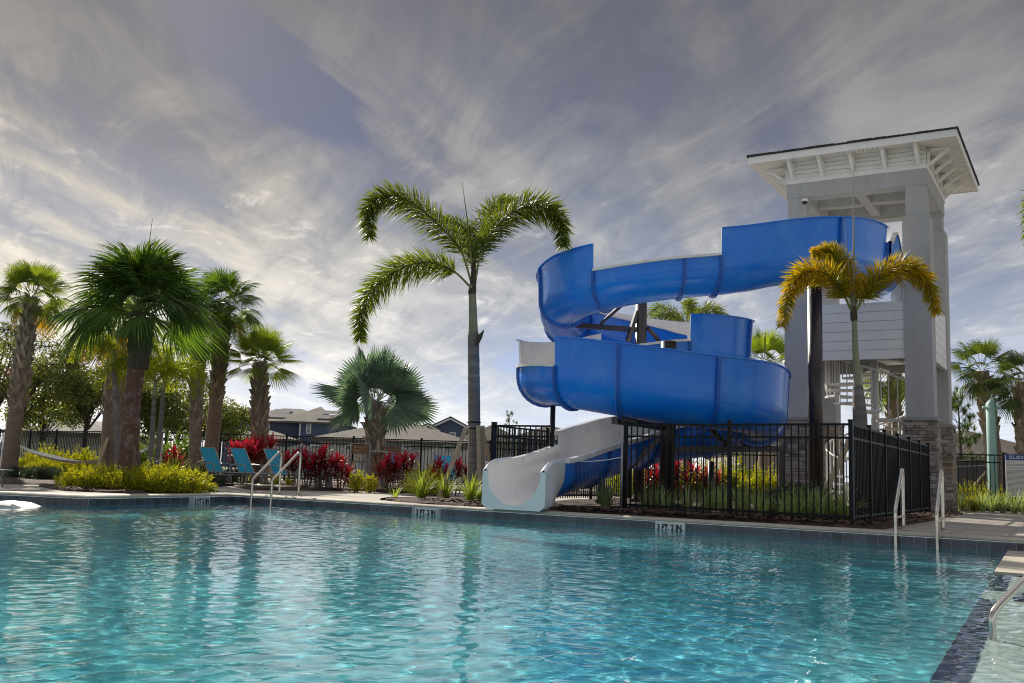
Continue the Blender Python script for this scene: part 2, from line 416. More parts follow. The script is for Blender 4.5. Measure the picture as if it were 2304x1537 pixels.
def text_mesh(name, txt, height, mat, parent, origin, xdir, zdir, width=None, depth=.002, bold=.0):
    cu = bpy.data.curves.new(name, 'FONT'); cu.body = txt; cu.size = 1; cu.extrude = 0; cu.offset = bold
    cu.align_x = 'CENTER'; cu.align_y = 'CENTER'; cu.resolution_u = 3
    tmp = bpy.data.objects.new(name, cu); COL.objects.link(tmp)
    dg = bpy.context.evaluated_depsgraph_get()
    me = bpy.data.meshes.new_from_object(tmp.evaluated_get(dg))
    bpy.data.objects.remove(tmp)
    xs = [v.co.x for v in me.vertices]; ys = [v.co.y for v in me.vertices]
    sx = (width / (max(xs) - min(xs))) if width else height / (max(ys) - min(ys))
    sy = height / (max(ys) - min(ys)); ox = (max(xs) + min(xs)) / 2; oy = (max(ys) + min(ys)) / 2
    xd, zd = Vector(xdir), Vector(zdir); o0 = Vector(origin)
    for v in me.vertices:
        v.co = o0 + xd * ((v.co.x - ox) * sx) + zd * ((v.co.y - oy) * sy)
    me.materials.clear(); me.materials.append(mat); me.name = name
    return link(name, me, parent)

# ------------------------------------------------------------------ layout frame: pool edge / tower axes
TH = .543
E1 = Vector((-math.cos(TH), math.sin(TH), 0))      # along the pool edge, to the left and away
E2 = Vector((math.sin(TH), math.cos(TH), 0))       # away from the pool
WZ = -.17                                          # water level; deck top is z = 0
pD = Vector((-5.50, 19.45, 0)); pE = Vector((6.45, 12.62, 0))
EDIR = (pE - pD).normalized(); ENRM = Vector((-EDIR.y, EDIR.x, 0))   # ENRM points away from the water
pC = Vector((-6.85, 16.05, 0)); pB = Vector((-8.9, 16.5, 0)); pA = Vector((-24, 21.0, 0))
pF = pE + EDIR * 7.5
pG = Vector((pF.x - 6.5, 1.2, 0)); pH = Vector((-24, 1.2, 0))
POOL = [pA, pB, pC, pD, pF, pG, pH]
def edge_at(px, z=WZ):
    a, b = 0.0, 1.4
    for _ in range(50):
        m = (a + b) / 2
        if proj(tuple((pD + (pE - pD) * m).xy) + (z,))[0] < px: a = m
        else: b = m
    return pD + (pE - pD) * a

def fill_ring(name, outer, inner, z, mat, kind='structure'):
    bm = bmesh.new()
    es = []
    for loop in (outer, inner):
        if not loop: continue
        vs_ = [bm.verts.new((p[0], p[1], z)) for p in loop]
        es += [bm.edges.new((vs_[i], vs_[(i + 1) % len(vs_)])) for i in range(len(vs_))]
    bmesh.ops.triangle_fill(bm, use_beauty=True, edges=es)
    for f in bm.faces:
        f.normal_update()
        if f.normal.z < 0: f.normal_flip()
    me = bpy.data.meshes.new(name); bm.to_mesh(me); bm.free(); me.materials.append(mat)
    return tag(link(name, me), kind=kind)
def offset_loop(loop, d):               # outward offset of a clockwise/ccw loop (positive = away from the pool inside)
    n = len(loop); area = sum(loop[i].x * loop[(i + 1) % n].y - loop[(i + 1) % n].x * loop[i].y for i in range(n))
    sgn = 1 if area > 0 else -1
    out = []
    for i in range(n):
        a, b, c = loop[i - 1], loop[i], loop[(i + 1) % n]
        n1 = Vector(((b - a).y, -(b - a).x, 0)).normalized() * sgn; n2 = Vector(((c - b).y, -(c - b).x, 0)).normalized() * sgn
        m = (n1 + n2).normalized(); out.append(b + m * (d / max(.3, m.dot(n1))))
    return out
# ------------------------------------------------------------------ setting
deck_outer = [Vector((-40, -14, 0)), Vector((34, -14, 0)), Vector((34, 36, 0)), Vector((-40, 42, 0))]
fill_ring('pool_deck', deck_outer, offset_loop(POOL, .34), -.004, M['deck'])
far = [Vector((-900, -300, 0)), Vector((900, -300, 0)), Vector((900, 1500, 0)), Vector((-900, 1500, 0))]
fill_ring('ground', far, deck_outer, -.03, M['ground'])
# coping: rounded nose swept round the pool
cop = MB(); prof = [(.34, 0.0), (.06, .004), (.015, -.002), (-.012, -.018), (-.018, -.034), (-.010, -.048), (.02, -.054), (.34, -.054)]
loops = [[Vector((p.x, p.y, z)) for p in offset_loop(POOL, d)] for d, z in prof]
n = len(POOL)
for k in range(len(prof) - 1):
    for i in range(n):
        cop.add([loops[k][i], loops[k][(i + 1) % n], loops[k + 1][(i + 1) % n], loops[k + 1][i]], [(0, 1, 2, 3)])
tag(cop.build('pool_coping', M['coping']), kind='structure')
# pool shell
wall = MB()
for i in range(n):
    a, b = POOL[i], POOL[(i + 1) % n]
    wall.add([(a.x, a.y, -.054), (b.x, b.y, -.054), (b.x, b.y, -1.2), (a.x, a.y, -1.2)], [(0, 1, 2, 3)])
    # grout bed behind the tile band
    nn = (offset_loop(POOL, -.004)[i], offset_loop(POOL, -.004)[(i + 1) % n])
    wall.add([(nn[0].x, nn[0].y, -.055), (nn[1].x, nn[1].y, -.055), (nn[1].x, nn[1].y, -.225), (nn[0].x, nn[0].y, -.225)], [(0, 1, 2, 3)], 1)
pool_wall = tag(wall.build('pool_wall', [M['plaster'], M['grout']]), kind='structure')
tag(fill_ring('pool_floor', [p for p in POOL], None, -1.16, M['plaster']), kind='structure')
# water: a rippled sheet of real small waves
def water_sheet():
    sp = WAVE_STEP; ring = offset_loop(POOL, .16)
    x0, x1 = -13.0, 14.6; y0, y1 = 1.2, 20.0
    nx, ny = int((x1 - x0) / sp), int((y1 - y0) / sp)
    X, Y = np.meshgrid(np.linspace(x0, x1, nx), np.linspace(y0, y1, ny))
    ins = np.zeros(X.shape, bool)
    for i in range(len(ring)):
        a, b = ring[i], ring[(i + 1) % len(ring)]
        if a.y == b.y: continue
        c = ((Y < a.y) != (Y < b.y)) & (X < (b.x - a.x) * (Y - a.y) / (b.y - a.y) + a.x)
        ins ^= c
    rng = np.random.default_rng(5); Z = np.zeros(X.shape)
    # slow domain warp so the wave trains are not straight
    wx = X + .22 * np.sin(.9 * Y + .4 * X) + .12 * np.sin(2.1 * X - 1.3 * Y + 1.0); wy = Y + .20 * np.sin(1.1 * X - .5 * Y + 2.0) + .1 * np.sin(1.9 * Y + 2.3 * X)
    patch = .75 + .35 * np.sin(.55 * X + .3 * Y + .6) * np.sin(.45 * Y - .35 * X + 1.2)
    for i in range(60):
        lam = .085 * (.40 / .085) ** (rng.random() ** 1.25); ang = rng.normal(1.9, .95); k = 2 * PI / lam
        sl = WAVE_SLOPE * (1.0 if lam < .6 else .65) / math.sqrt(60 / 2)
        Z += sl / k * np.sin(k * (wx * math.cos(ang) + wy * math.sin(ang)) + rng.random() * 2 * PI) * (patch if lam < .5 else 1)
    idx = -np.ones(X.shape, int); use = np.zeros(X.shape, bool)
    q = ins[:-1, :-1] | ins[1:, :-1] | ins[:-1, 1:] | ins[1:, 1:]
    use[:-1, :-1] |= q; use[1:, :-1] |= q; use[:-1, 1:] |= q; use[1:, 1:] |= q
    idx[use] = np.arange(use.sum())
    co = np.stack([X[use], Y[use], Z[use] + WZ], 1).astype(np.float32)
    fa = np.stack([idx[:-1, :-1][q], idx[:-1, 1:][q], idx[1:, 1:][q], idx[1:, :-1][q]], 1).astype(np.int32)
    me = bpy.data.meshes.new('water'); me.vertices.add(len(co)); me.vertices.foreach_set('co', co.ravel())
    me.loops.add(fa.size); me.loops.foreach_set('vertex_index', fa.ravel())
    me.polygons.add(len(fa)); me.polygons.foreach_set('loop_start', np.arange(0, fa.size, 4, dtype=np.int32))
    me.polygons.foreach_set('use_smooth', np.ones(len(fa), bool)); me.update(calc_edges=True); me.materials.append(water_mat())
    return tag(link('water', me), kind='structure')
WAVE_STEP, WAVE_SLOPE = .026, .052
water = water_sheet()
water.cycles.is_caustics_caster = True
for o in (pool_wall, bpy.data.objects['pool_floor']): o.cycles.is_caustics_receiver = True
# waterline tiles, one object each
tile_me = MB().box((0, 0, 0), (.1395, .010, .150)).mesh('tile', M['tile'])
def tiles(a, b, skip=(), smax=None):
    d = (b - a); L = d.length if smax is None else smax; d.normalize(); nrm = Vector((d.y, -d.x, 0))
    k = round(L / .1524); pit = L / k
    for i in range(k):
        s = (i + .5) * pit
        c = a + d * s + nrm * .009
        if any(abs((c - q).dot(d)) < w for q, w in skip): continue
        o = bpy.data.objects.new('tile', tile_me); COL.objects.link(o); o.parent = pool_wall
        o.location = (c.x, c.y, -.1325 + rr(-.001, .001)); o.rotation_euler = (rr(-.01, .01), 0, math.atan2(d.y, d.x))
def marker(c, d, w, txt):
    nrm = Vector((d.y, -d.x, 0)); p = c + nrm * .009; p.z = -.1325
    o = MB().box(p, (w, .012, .150), (d, nrm, ZUP)).build('depth_marker', M['markerwhite'], pool_wall)
    o['label'] = 'white depth marker tile with black lettering'
    text_mesh('lettering', txt, .098, M['ink'], o, p + nrm * .0085, d, ZUP, w * .88, bold=.05)
cd = (pD - pC).normalized()
m1 = G(441, 1131, WZ); m1 = pC + cd * (m1 - pC).dot(cd)
m2, m3 = edge_at(959), edge_at(1508)
W1 = .47
tiles(pA + (pB - pA).normalized() * .0, pB, smax=None) if False else None
ab = (pA - pB).normalized()
tiles(pB + ab * 3.05, pB)
tiles(pB, pC)
tiles(pC, pD, [(m1, W1 / 2 + .05)])
tiles(pD, pF, [(m2, W1 / 2 + .05), (m3, W1 / 2 + .05)], smax=15.4)
marker(m1, cd, W1, '3 FT 2 IN'); marker(m2, EDIR, W1, '3 FT. 2 IN'); marker(m3, EDIR, W1, '3 FT. 2 IN.')

# shallow ledges with tiled edge at the right
lc = G(2237, 1287, -.16); lc.z = 0
lB = G(2110, 1540, -.27); lB.z = 0
LDIR = (lc - lB).normalized()
def lpt(a, b, z): return lc + EDIR * a + LDIR * b + Vector((0, 0, z))
LLEN = 3.0
while (lpt(0, LLEN, 0) - pD).dot(ENRM) < -.02: LLEN += .02
slab = MB(); 
slab.box(lpt(3.0, LLEN / 2, -.655), (6.0, LLEN, 1.0), (EDIR, LDIR, ZUP))
tag(slab.build('pool_platform', M['coping']), kind='structure')
led = MB()
led.box(lpt(3.2, -2.9, -.735), (6.4, 5.78, .86), (EDIR, LDIR, ZUP))
led.box(lpt(4.0, -3.1, -.27), (6.2, 1.3, .07), (EDIR, LDIR, ZUP))
ledge = tag(led.build('pool_ledge', M['ledge']), kind='structure'); ledge.cycles.is_caustics_receiver = True
bt_me = MB().box((0, 0, 0), (.072, .072, .012)).mesh('edge_tile', M['bluetile'])
def edge_tile(p):
    o = bpy.data.objects.new('edge_tile', bt_me); COL.objects.link(o); o.parent = ledge
    o.location = p; o.rotation_euler = (0, 0, math.atan2(EDIR.y, EDIR.x))
for i in range(76):
    b = -.04 - i * .076
    if 21 <= i <= 29:
        edge_tile(lpt(.26, b, -.30)); continue
    for j in range(2): edge_tile(lpt(.038 + j * .076, b, -.30))
for i in range(44):
    edge_tile(lpt(.20 + i * .076, -.04, -.30)); edge_tile(lpt(.95 + i * .076, -3.71, -.232))
for i in range(int(LLEN / .076)):
    o = bpy.data.objects.new('edge_tile', bt_me); COL.objects.link(o); o.parent = ledge
    o.matrix_basis = Matrix.Translation(lpt(-.005, .038 + i * .076, -.20)) @ Matrix.Rotation(math.atan2(EDIR.y, EDIR.x), 4, 'Z') @ Matrix.Rotation(PI / 2, 4, 'Y')
nd = MB().box(lpt(.85, -4.6, -.298), (.5, .34, .01), (EDIR, ENRM, ZUP)).build('warning_tile', M['markerwhite'], ledge)
ndt = MB()
for i in range(3): ndt.box(lpt(.85, -4.72 + i * .07, -.2915), (.34, .022, .002), (EDIR, ENRM, ZUP))
ndt.build('print_line', M['ink'], nd)
# in-pool lounger breaking the surface at far left
fl = MB(); o0 = G(20, 1139, WZ)
pts = [(-1.6, -.05), (-.9, .03), (-.45, .045), (-.1, .075), (.2, .055), (.42, -.02), (.6, -.25)]
for i in range(len(pts) - 1):
    (x0, z0), (x1, z1) = pts[i], pts[i + 1]
    for y0, y1 in ((-.36, -.3), (-.3, .3), (.3, .36)):
        e0 = -.03 if y0 < -.3 else 0; e1 = -.03 if y1 > .3 else 0
        fl.add([o0 + Vector((x0, y0, z0 + e0)), o0 + Vector((x1, y0, z1 + e0)), o0 + Vector((x1, y1, z1 + e1)), o0 + Vector((x0, y1, z0 + e1))], [(0, 1, 2, 3)])
    fl.add([o0 + Vector((x0, -.36, z0 - .03)), o0 + Vector((x1, -.36, z1 - .03)), o0 + Vector((x1, -.36, -1)), o0 + Vector((x0, -.36, -1))], [(3, 2, 1, 0)])
tag(fl.build('water_lounger', M['glaze'], None, True), 'cream moulded lounger just breaking the water at the left edge', 'lounger')

# pavers on the right-hand deck, in front of and beside the tower
pv_me = MB().box((0, 0, -.02), (.592, .592, .052)).mesh('paver', M['paver'])
pdk = empty('paving', (0, 0, 0)); pdk['kind'] = 'structure'
org = pE + ENRM * .36
cnt = 0
for i in range(-4, 12):
    for j in range(0, 24):
        c = org + EDIR * (i * .6 + .3) + ENRM * (j * .6 + .3)
        x, y = proj((c.x, c.y, 0))
        if x < 1880 or x > 2420 or y < 1125: continue
        sd = (c - Vector((5.16, 14.6, 0))).dot(Vector((E2.y, -E2.x, 0)))
        if sd < .75: continue
        o = bpy.data.objects.new('paver', pv_me); COL.objects.link(o); o.parent = pdk
        o.location = (c.x, c.y, rr(-.0012, .0012)); o.rotation_euler = (rr(-.002, .002), rr(-.002, .002), math.atan2(EDIR.y, EDIR.x)); cnt += 1

# mulch beds
def bed(name, loop, h=.05):
    bm = bmesh.new(); cx = sum(p[0] for p in loop) / len(loop); cyy = sum(p[1] for p in loop) / len(loop)
    P = bez([Vector((p[0], p[1], 0)) for p in loop + [loop[0]]], len(loop) * 6)[:-1]
    rings = []
    for s, z in ((1, -.002), (.985, h * .6), (.93, h), (.5, h * 1.2)):
        rings.append([bm.verts.new((cx + (p.x - cx) * s + rr(-.02, .02), cyy + (p.y - cyy) * s + rr(-.02, .02), z + (rr(-.012, .012) if z > 0 else 0))) for p in P])
    k = len(P)
    for a, b in zip(rings, rings[1:]):
        for i in range(k): bm.faces.new((a[i], a[(i + 1) % k], b[(i + 1) % k], b[i]))
    bm.faces.new(rings[-1])
    bmesh.ops.recalc_face_normals(bm, faces=bm.faces)
    me = bpy.data.meshes.new(name); bm.to_mesh(me); bm.free(); me.materials.append(M['mulch'])
    return tag(link(name, me), kind='structure')
def q2(px, py, z=0.0): p = G(px, py, z); return (p.x, p.y)
bed('mulch_bed', [q2(140, 1104), q2(300, 1110), q2(445, 1104), (-6.0, 20.2), (-7.5, 21.5), (-9.7, 20.5)])
bed('mulch_bed', [q2(10, 1089), q2(150, 1092), (-8.6, 24.5), (-9, 30), (-20, 34), (-22, 26)])
bed('mulch_bed', [q2(440, 1090), q2(520, 1094), (-6.2, 25), (-8, 26), (-8.2, 22.5)])
bed('mulch_bed', [q2(565, 1103), q2(780, 1104), q2(960, 1103), (-1.6, 24.3), (-4.5, 24.6), (-7, 25.2)])
bed('mulch_bed', [(-9, 29.2), (-4, 28.6), (1, 28.2), (5, 29.5), (5, 33), (-10, 34)])
bed('mulch_bed', [q2(860, 1125), q2(960, 1135), tuple((edge_at(1080) + ENRM * .40).xy), (.9, 18.2), (0.5, 20.5), (-1.2, 20.4), (-2.3, 18.8)])
eb = [tuple((edge_at(1240) + ENRM * .40).xy), tuple((edge_at(1500) + ENRM * .40).xy), tuple((edge_at(1930) + ENRM * .42).xy), tuple((Vector((5.55, 14.7, 0)) + Vector((.3, 0, 0))).xy), (9.8, 21.6), (9.0, 24), (7.4, 26.8), (5.2, 28), (2.5, 24.5), (.6, 19.6)]
bed('mulch_bed', eb, .045)
bed('mulch_bed', [q2(2150, 1141), q2(2304, 1151), (19, 22.0), (19, 30), (13.5, 29.5), (11.9, 25.5)])
chip = MB()
def chips(cx_, cy_, w, h, k):
    for _ in range(k):
        p = Vector((cx_ + rr(-w, w), cy_ + rr(-h, h), rr(.05, .085))); a = rr(0, PI); t = rr(-.5, .5)
        d = Vector((math.cos(a), math.sin(a), t * .5)).normalized(); e = d.cross(ZUP).normalized() + Vector((0, 0, rr(-.5, .5)))
        l, ww = rr(.02, .06), rr(.008, .02)
        chip.add([p - d * l - e * ww, p + d * l - e * ww, p + d * l * .8 + e * ww, p - d * l + e * ww], [(0, 1, 2, 3)])
def chip_line(a, b, w, k):
    for _ in range(k):
        t = random.random(); c = a + (b - a) * t; chips(c.x, c.y, w, w, 1)
chip_line(edge_at(1240) + ENRM * .75, edge_at(1910) + ENRM * .75, .4, 2600)
chip_line(edge_at(930) + ENRM * .75, edge_at(1080) + ENRM * .7, .4, 900)
chip_line(G(150, 1106), G(440, 1106), .18, 500)
chip_line(G(570, 1099), G(950, 1099), .22, 900)
chip_line(G(2160, 1139), G(2304, 1147), .3, 700)
chip_line(Vector((5.4, 14.4, 0)), Vector((9.9, 21.8, 0)), .35, 1200)
tag(chip.build('mulch_chips', M['chips']), kind='stuff')

# ------------------------------------------------------------------ tower
T0 = Vector((9.77, 22.196, 0)); TS, TC = 3.425, .609
def T(a, b, z=0.0): return T0 + E1 * a + E2 * b + Vector((0, 0, z))
tax = (E1, E2, ZUP)
tower = empty('slide_tower', T(TS / 2, TS / 2), 'tall grey stucco slide tower with stone-clad column bases and hipped roof', 'tower')
def tb(mb, a0, a1, b0, b1, z0, z1, mi=0):
    return mb.box(T((a0 + a1) / 2, (b0 + b1) / 2, (z0 + z1) / 2), (abs(a1 - a0), abs(b1 - b0), abs(z1 - z0)), tax, mi)
STEP = 7.0
cols_ab = [(0, 0), (TS - TC, 0), (0, TS - TC), (TS - TC, TS - TC)]
inset = .075
for ci, (a, b) in enumerate(cols_ab):
    mb = MB(); tb(mb, a, a + TC, b, b + TC, 2.12, STEP + (.0 if b == 0 else .25))
    o = mb.build('column', M['stucco'], tower)
    tb(MB(), 0, 0, 0, 0, 0, 0)
    mb = MB(); tb(mb, a + inset, a + TC - inset, b + inset, b + TC - inset, STEP - .02, 7.77)
    mb.build('column_neck', M['stucco'], o)
    base = MB(); tb(base, a - .035, a + TC + .035, b - .035, b + TC + .035, 0, 2.12)
    bo = base.build('stone_base', M['mortar'], tower)
    cap = MB(); tb(cap, a - .085, a + TC + .085, b - .085, b + TC + .085, 2.11, 2.18)
    cap.build('capstone', M['capstone'], bo)
    # veneer stones on the four faces; front columns piece by piece
    joined = MB()
    for face in range(4):
        z = 0.0; row = 0
        while z < 2.08:
            h = random.choice((.055, .07, .07, .09, .11)); h = min(h, 2.11 - z)
            u = -.07 if row % 2 else -.075
            while u < TC + .06:
                w = min(rr(.12, .34), TC + .075 - u)
                if w < .05: break
                pr = rr(.02, .05)
                u0, u1 = u + .004, u + w - .004
                v0, v1 = -.03 - pr, -.028
                if face == 0: A = (a + u0, a + u1, b + v0, b + v1)
                elif face == 1: A = (a + v0, a + v1, b + u0, b + u1)
                elif face == 2: A = (a + u0, a + u1, b + TC - v1, b + TC - v0)
                else: A = (a + TC - v1, a + TC - v0, b + u0, b + u1)
                zz0, zz1 = z + .004, z + h - .004
                vis = (ci == 0 and face in (0, 1)) or (ci == 1 and face == 0) or (ci == 2 and face in (0, 1))
                if vis and zz1 > zz0 + .02:
                    so = tb(MB(), *A, zz0, zz1).build('stone', M['stone'], bo)
                elif zz1 > zz0 + .02: tb(joined, *A, zz0, zz1)
                u += w
            z += h; row += 1
    joined.build('stonework', M['stone_i'], bo, kind='stuff')
# white boarded panels below the platform
PZ0, PZ1 = 3.571, 4.958
def boards(z0, z1, k, name, face, a0, a1, off, thick=.03, mat='white'):
    hh = (z1 - z0) / k
    for i in range(k):
        mb = MB(); za, zb = z0 + i * hh + .005, z0 + (i + 1) * hh - .005
        f0, f1 = off, off + thick
        if face == 0: tb(mb, a0, a1, f0, f1, za, zb)
        elif face == 1: tb(mb, f0, f1, a0, a1, za, zb)
        elif face == 2: tb(mb, a0, a1, TS - f1, TS - f0, za, zb)
        else: tb(mb, TS - f1, TS - f0, a0, a1, za, zb)
        mb.build(name, M[mat], tower)
for face in range(4):
    boards(PZ0, PZ1, 6, 'siding_board', face, TC + .002, TS - TC - .002, .03)
mb = MB(); tb(mb, .08, TS - .08, .08, TS - .08, 4.78, 4.93)
for a, b, c, d in ((TC, TS - TC, .062, .16), (TC, TS - TC, TS - .16, TS - .062), (.062, .16, TC, TS - TC), (TS - .16, TS - .062, TC, TS - TC)): tb(mb, a, b, c, d, PZ0 + .004, PZ1 - .004)
mb.build('platform', M['mortar'], tower).data.materials[0] = M['stucco']
# ring beam, frieze, brackets
mb = MB(); B0, B1 = 7.76, 8.14
for f in range(4):
    e = .055
    q = [(e, TS - e, e, e + .42), (e, TS - e, TS - e - .42, TS - e), (e, e + .42, e + .42, TS - e - .42), (TS - e - .42, TS - e, e + .42, TS - e - .42)][f]
    tb(mb, *q, B0, B1)
tb(mb, TS / 2 - .12, TS / 2 + .12, e + .42, TS - e - .42, B0 + .1, B1 - .002); tb(mb, e + .42, TS / 2 - .12, TS / 2 - .12, TS / 2 + .12, B0 + .1, B1 - .002)
tb(mb, TS / 2 + .12, TS - e - .42, TS / 2 - .12, TS / 2 + .12, B0 + .1, B1 - .002)
mb.build('ring_beam', M['stucco'], tower)
mb = MB(); tb(mb, .3, TS - .3, .3, TS - .3, B1 + .004, B1 + .05); mb.build('ceiling', M['soffit'], tower)
for f in range(4):
    mb = MB(); q = [(.04, TS - .04, .03, .06), (.04, TS - .04, TS - .06, TS - .03), (.03, .06, .06, TS - .06), (TS - .06, TS - .03, .06, TS - .06)][f]
    tb(mb, *q, B1 + .001, B1 + .12); mb.build('trim_board', M['white'], tower)
    boards(B1 + .125, 8.72, 4, 'frieze_board', f, .07, TS - .07, .06)
tb(mb := MB(), .095, TS - .095, .095, TS - .095, B1 + .06, 8.74); mb.build('frieze_core', M['soffit'], tower)
OV = .70
for f in range(4):
    for i in range(5):
        u = .22 + i * (TS - .44) / 4
        br = MB()
        def fp(out, z):
            return [T(u, .055 - out, z), T(.055 - out, u, z), T(u, TS - .055 + out, z), T(TS - .055 + out, u, z)][f]
        side = [E1, E2, E1, E2][f]; outv = [-E2, -E1, E2, E1][f]
        br.beam(fp(.04, 8.22), fp(.04, 8.68), .085, .07, outv); br.beam(fp(.0, 8.63), fp(.52, 8.60), .085, .075)
        br.beam(fp(.06, 8.27), fp(.46, 8.58), .075, .07)
        br.build('bracket', M['white'], tower)
# soffit, fascia, roof
so = MB(); ZE, ZW = 8.60, 8.70
ring = [(-OV, -OV), (TS + OV, -OV), (TS + OV, TS + OV), (-OV, TS + OV)]
inn = [(.06, .06), (TS - .06, .06), (TS - .06, TS - .06), (.06, TS - .06)]
for i in range(4):
    j = (i + 1) % 4
    # soffit boards running out from the wall, each with its joint
    for k in range(40):
        t0, t1 = k / 40, (k + 1) / 40 - .0022
        A = [T(*(np.array(ring[i]) * (1 - t) + np.array(ring[j]) * t), ZE) for t in (t0, t1)]
        Bq = [T(*(np.array(inn[i]) * (1 - t) + np.array(inn[j]) * t), ZW) for t in (t0, t1)]
        so.add([A[0], A[1], Bq[1], Bq[0]], [(0, 1, 2, 3)])
so.build('soffit', M['soffit'], tower)
for i in range(4):
    j = (i + 1) % 4; a, b = ring[i], ring[j]; fb = MB()
    fb.beam(T(*a, 8.66), T(*b, 8.66), .03, .17, ZUP); fb.build('fascia', M['white'], tower)
APEX = 9.3
rf = MB(); o2 = OV + .05; ring2 = [(-o2, -o2), (TS + o2, -o2), (TS + o2, TS + o2), (-o2, TS + o2)]
for i in range(4):
    a, b = ring2[i], ring2[(i + 1) % 4]
    rf.add([T(*a, 8.75), T(*b, 8.75), T(TS / 2, TS / 2, APEX)], [(0, 1, 2)])
rf.add([T(*p, 8.748) for p in ring2], [(3, 2, 1, 0)])
roof = rf.build('roof', M['roof'], tower)
sh = MB()
for i in range(4):
    a, b = np.array(ring2[i]), np.array(ring2[(i + 1) % 4]); c = np.array([TS / 2, TS / 2])
    for r in range(12):
        s = r / 12; z = 8.75 + (APEX - 8.75) * s
        A = a + (c - a) * s; Bq = b + (c - b) * s; s2 = (r + 1.35) / 12; A2 = a + (c - a) * s2; B2 = b + (c - b) * s2; z2 = 8.75 + (APEX - 8.75) * s2
        L = np.linalg.norm(Bq - A); k = max(2, int(L / .3)); off = random.random() * .5
        for q in range(k):
            t0, t1 = (q + .03) / k, (q + .97) / k; up = rr(.008, .03)
            th = .03 + rr(0, .022)
            v = [T(*(A + (Bq - A) * t0), z + .004), T(*(A + (Bq - A) * t1), z + .004), T(*(A2 + (B2 - A2) * t1), z2), T(*(A2 + (B2 - A2) * t0), z2)]
            w_ = [p + Vector((0, 0, th)) for p in v]
            sh.add(v + w_, [(4, 5, 6, 7), (0, 1, 5, 4), (1, 2, 6, 5), (3, 0, 4, 7)])
sh.build('shingles', M['roof'], roof, kind='stuff')
# platform guard / gate panel beside the slide mouth
gp = MB(); tb(gp, TC + .02, TC + .30, .10, .14, 4.96, 6.1); gp.build('gate_panel', M['white'], tower)
# cameras
def sec_cam(p, d, label):
    r = empty('security_camera', p, label, 'camera')
    m_ = MB().tube([p, p + d * .10], [.05, .05], 10); m_.build('mount', M['white'], r, True)
    m_ = MB().tube([p + d * .10 + ZUP * .05, p + d * .10 - ZUP * .02], [.085, .085], 14); m_.build('housing', M['white'], r, True)
    pts = [p + d * .10 - ZUP * (.02 + .07 * math.sin(t)) for t in (0, .5, 1.0, 1.4)]
    MB().tube(pts, [.075, .066, .04, .012], 12).build('dome', M['lens'], r, True)
sec_cam(T(TS - TC + .06, -.0, 7.62), (-E2), 'white dome security camera on front left column of the tower')
sec_cam(T(TS - .62, TS - .55, 7.7), (-E2), 'small dark camera under the beam inside the tower top')

# spiral staircase inside the tower
SC = T(1.6, TS * .5, 0)
st = empty('spiral_staircase', SC, 'cream white spiral staircase with balusters inside the grey tower', 'staircase')
MB().tube([SC, SC + ZUP * 4.78], .10, 12).build('centre_pole', M['soffit'], st, True)
NT, RO = 23, 1.22
outer = []
for k in range(NT):
    a0 = R_(215) + k * R_(-29); z = .2 * (k + 1); a1 = a0 - R_(31)
    if z > 4.7: break
    mb = MB(); vs_ = []
    for zz in (z - .05, z):
        for aa, rad in ((a0, .09), (a1, .09), (a1, RO), ((a0 + a1) / 2, RO), (a0, RO)):
            vs_.append(SC + Vector((math.cos(aa) * rad, math.sin(aa) * rad, zz)))
    mb.add(vs_, [(4, 3, 2, 1, 0), (5, 6, 7, 8, 9), (0, 1, 6, 5), (1, 2, 7, 6), (2, 3, 8, 7), (3, 4, 9, 8), (4, 0, 5, 9)])
    mb.build('tread', M['soffit'], st)
    for q in (0, .33, .67):
        aa = a0 + (a1 - a0) * q; p = SC + Vector((math.cos(aa) * (RO - .02), math.sin(aa) * (RO - .02), z - .04))
        top = .98 - q * 0 + q * .2
        MB().beam(p, p + ZUP * top, .022, .022).build('baluster', M['soffit'], st)
        outer.append(p + ZUP * top)
MB().tube(outer, .028, 8).build('handrail', M['soffit'], st, True)

# ------------------------------------------------------------------ water slide
slide = empty('water_slide', (3.0, 19.6, 0), 'large blue spiral water slide with white inside winding round brown posts into the pool', 'water slide')
CP = [(8.78, 22.9, 5.12), (8.22, 22.0, 5.10), (7.5, 20.9, 5.05), (6.55, 20.05, 4.88), (5.4, 19.6, 4.64), (4.58, 19.45, 4.44),
      (3.0, 19.40, 4.22), (1.88, 19.65, 4.02), (1.25, 20.45, 3.90), (1.12, 21.5, 3.74), (1.55, 22.65, 3.52), (2.8, 23.2, 3.30),
      (4.05, 22.9, 3.12), (4.78, 21.9, 2.96), (4.6, 20.8, 2.80), (3.8, 20.2, 2.74), (2.9, 20.15, 2.62), (2.0, 20.2, 2.42),
      (1.12, 19.9, 2.12), (.70, 18.95, 1.98), (1.02, 17.95, 1.88), (2.0, 17.45, 1.71), (3.3, 17.45, 1.56), (4.45, 17.98, 1.50),
      (4.90, 19.1, 1.36), (4.7, 20.3, 1.20), (3.7, 20.8, 1.02), (2.72, 20.3, .84), (1.98, 19.22, .62), (1.36, 18.18, .42),
      (.72, 17.12, .20), (.10, 16.06, .07)]
FR = .50
NS = 12
path = bez(CP, (len(CP) - 1) * NS)
def frame(i):
    t = path[min(i + 1, len(path) - 1)] - path[max(i - 1, 0)]; t.z = 0; t.normalize()
    return path[i], t, ZUP.cross(t)
def profile(hl, hr, off=0.0, n=14):
    pts = []
    r = FR + off
    def wallp(h, sgn):
        k = 5; return [(sgn * (r + .07 * ((FR + (h - FR) * q / k) - FR) ** 1.5), FR + (h - FR) * q / k) for q in range(k, 0, -1)]
    pts += wallp(hl, 1)
    for q in range(n + 1):
        a = PI * q / n; pts.append((r * math.cos(a), FR - r * math.sin(a)))
    pts += wallp(hr, -1)[::-1]
    return pts
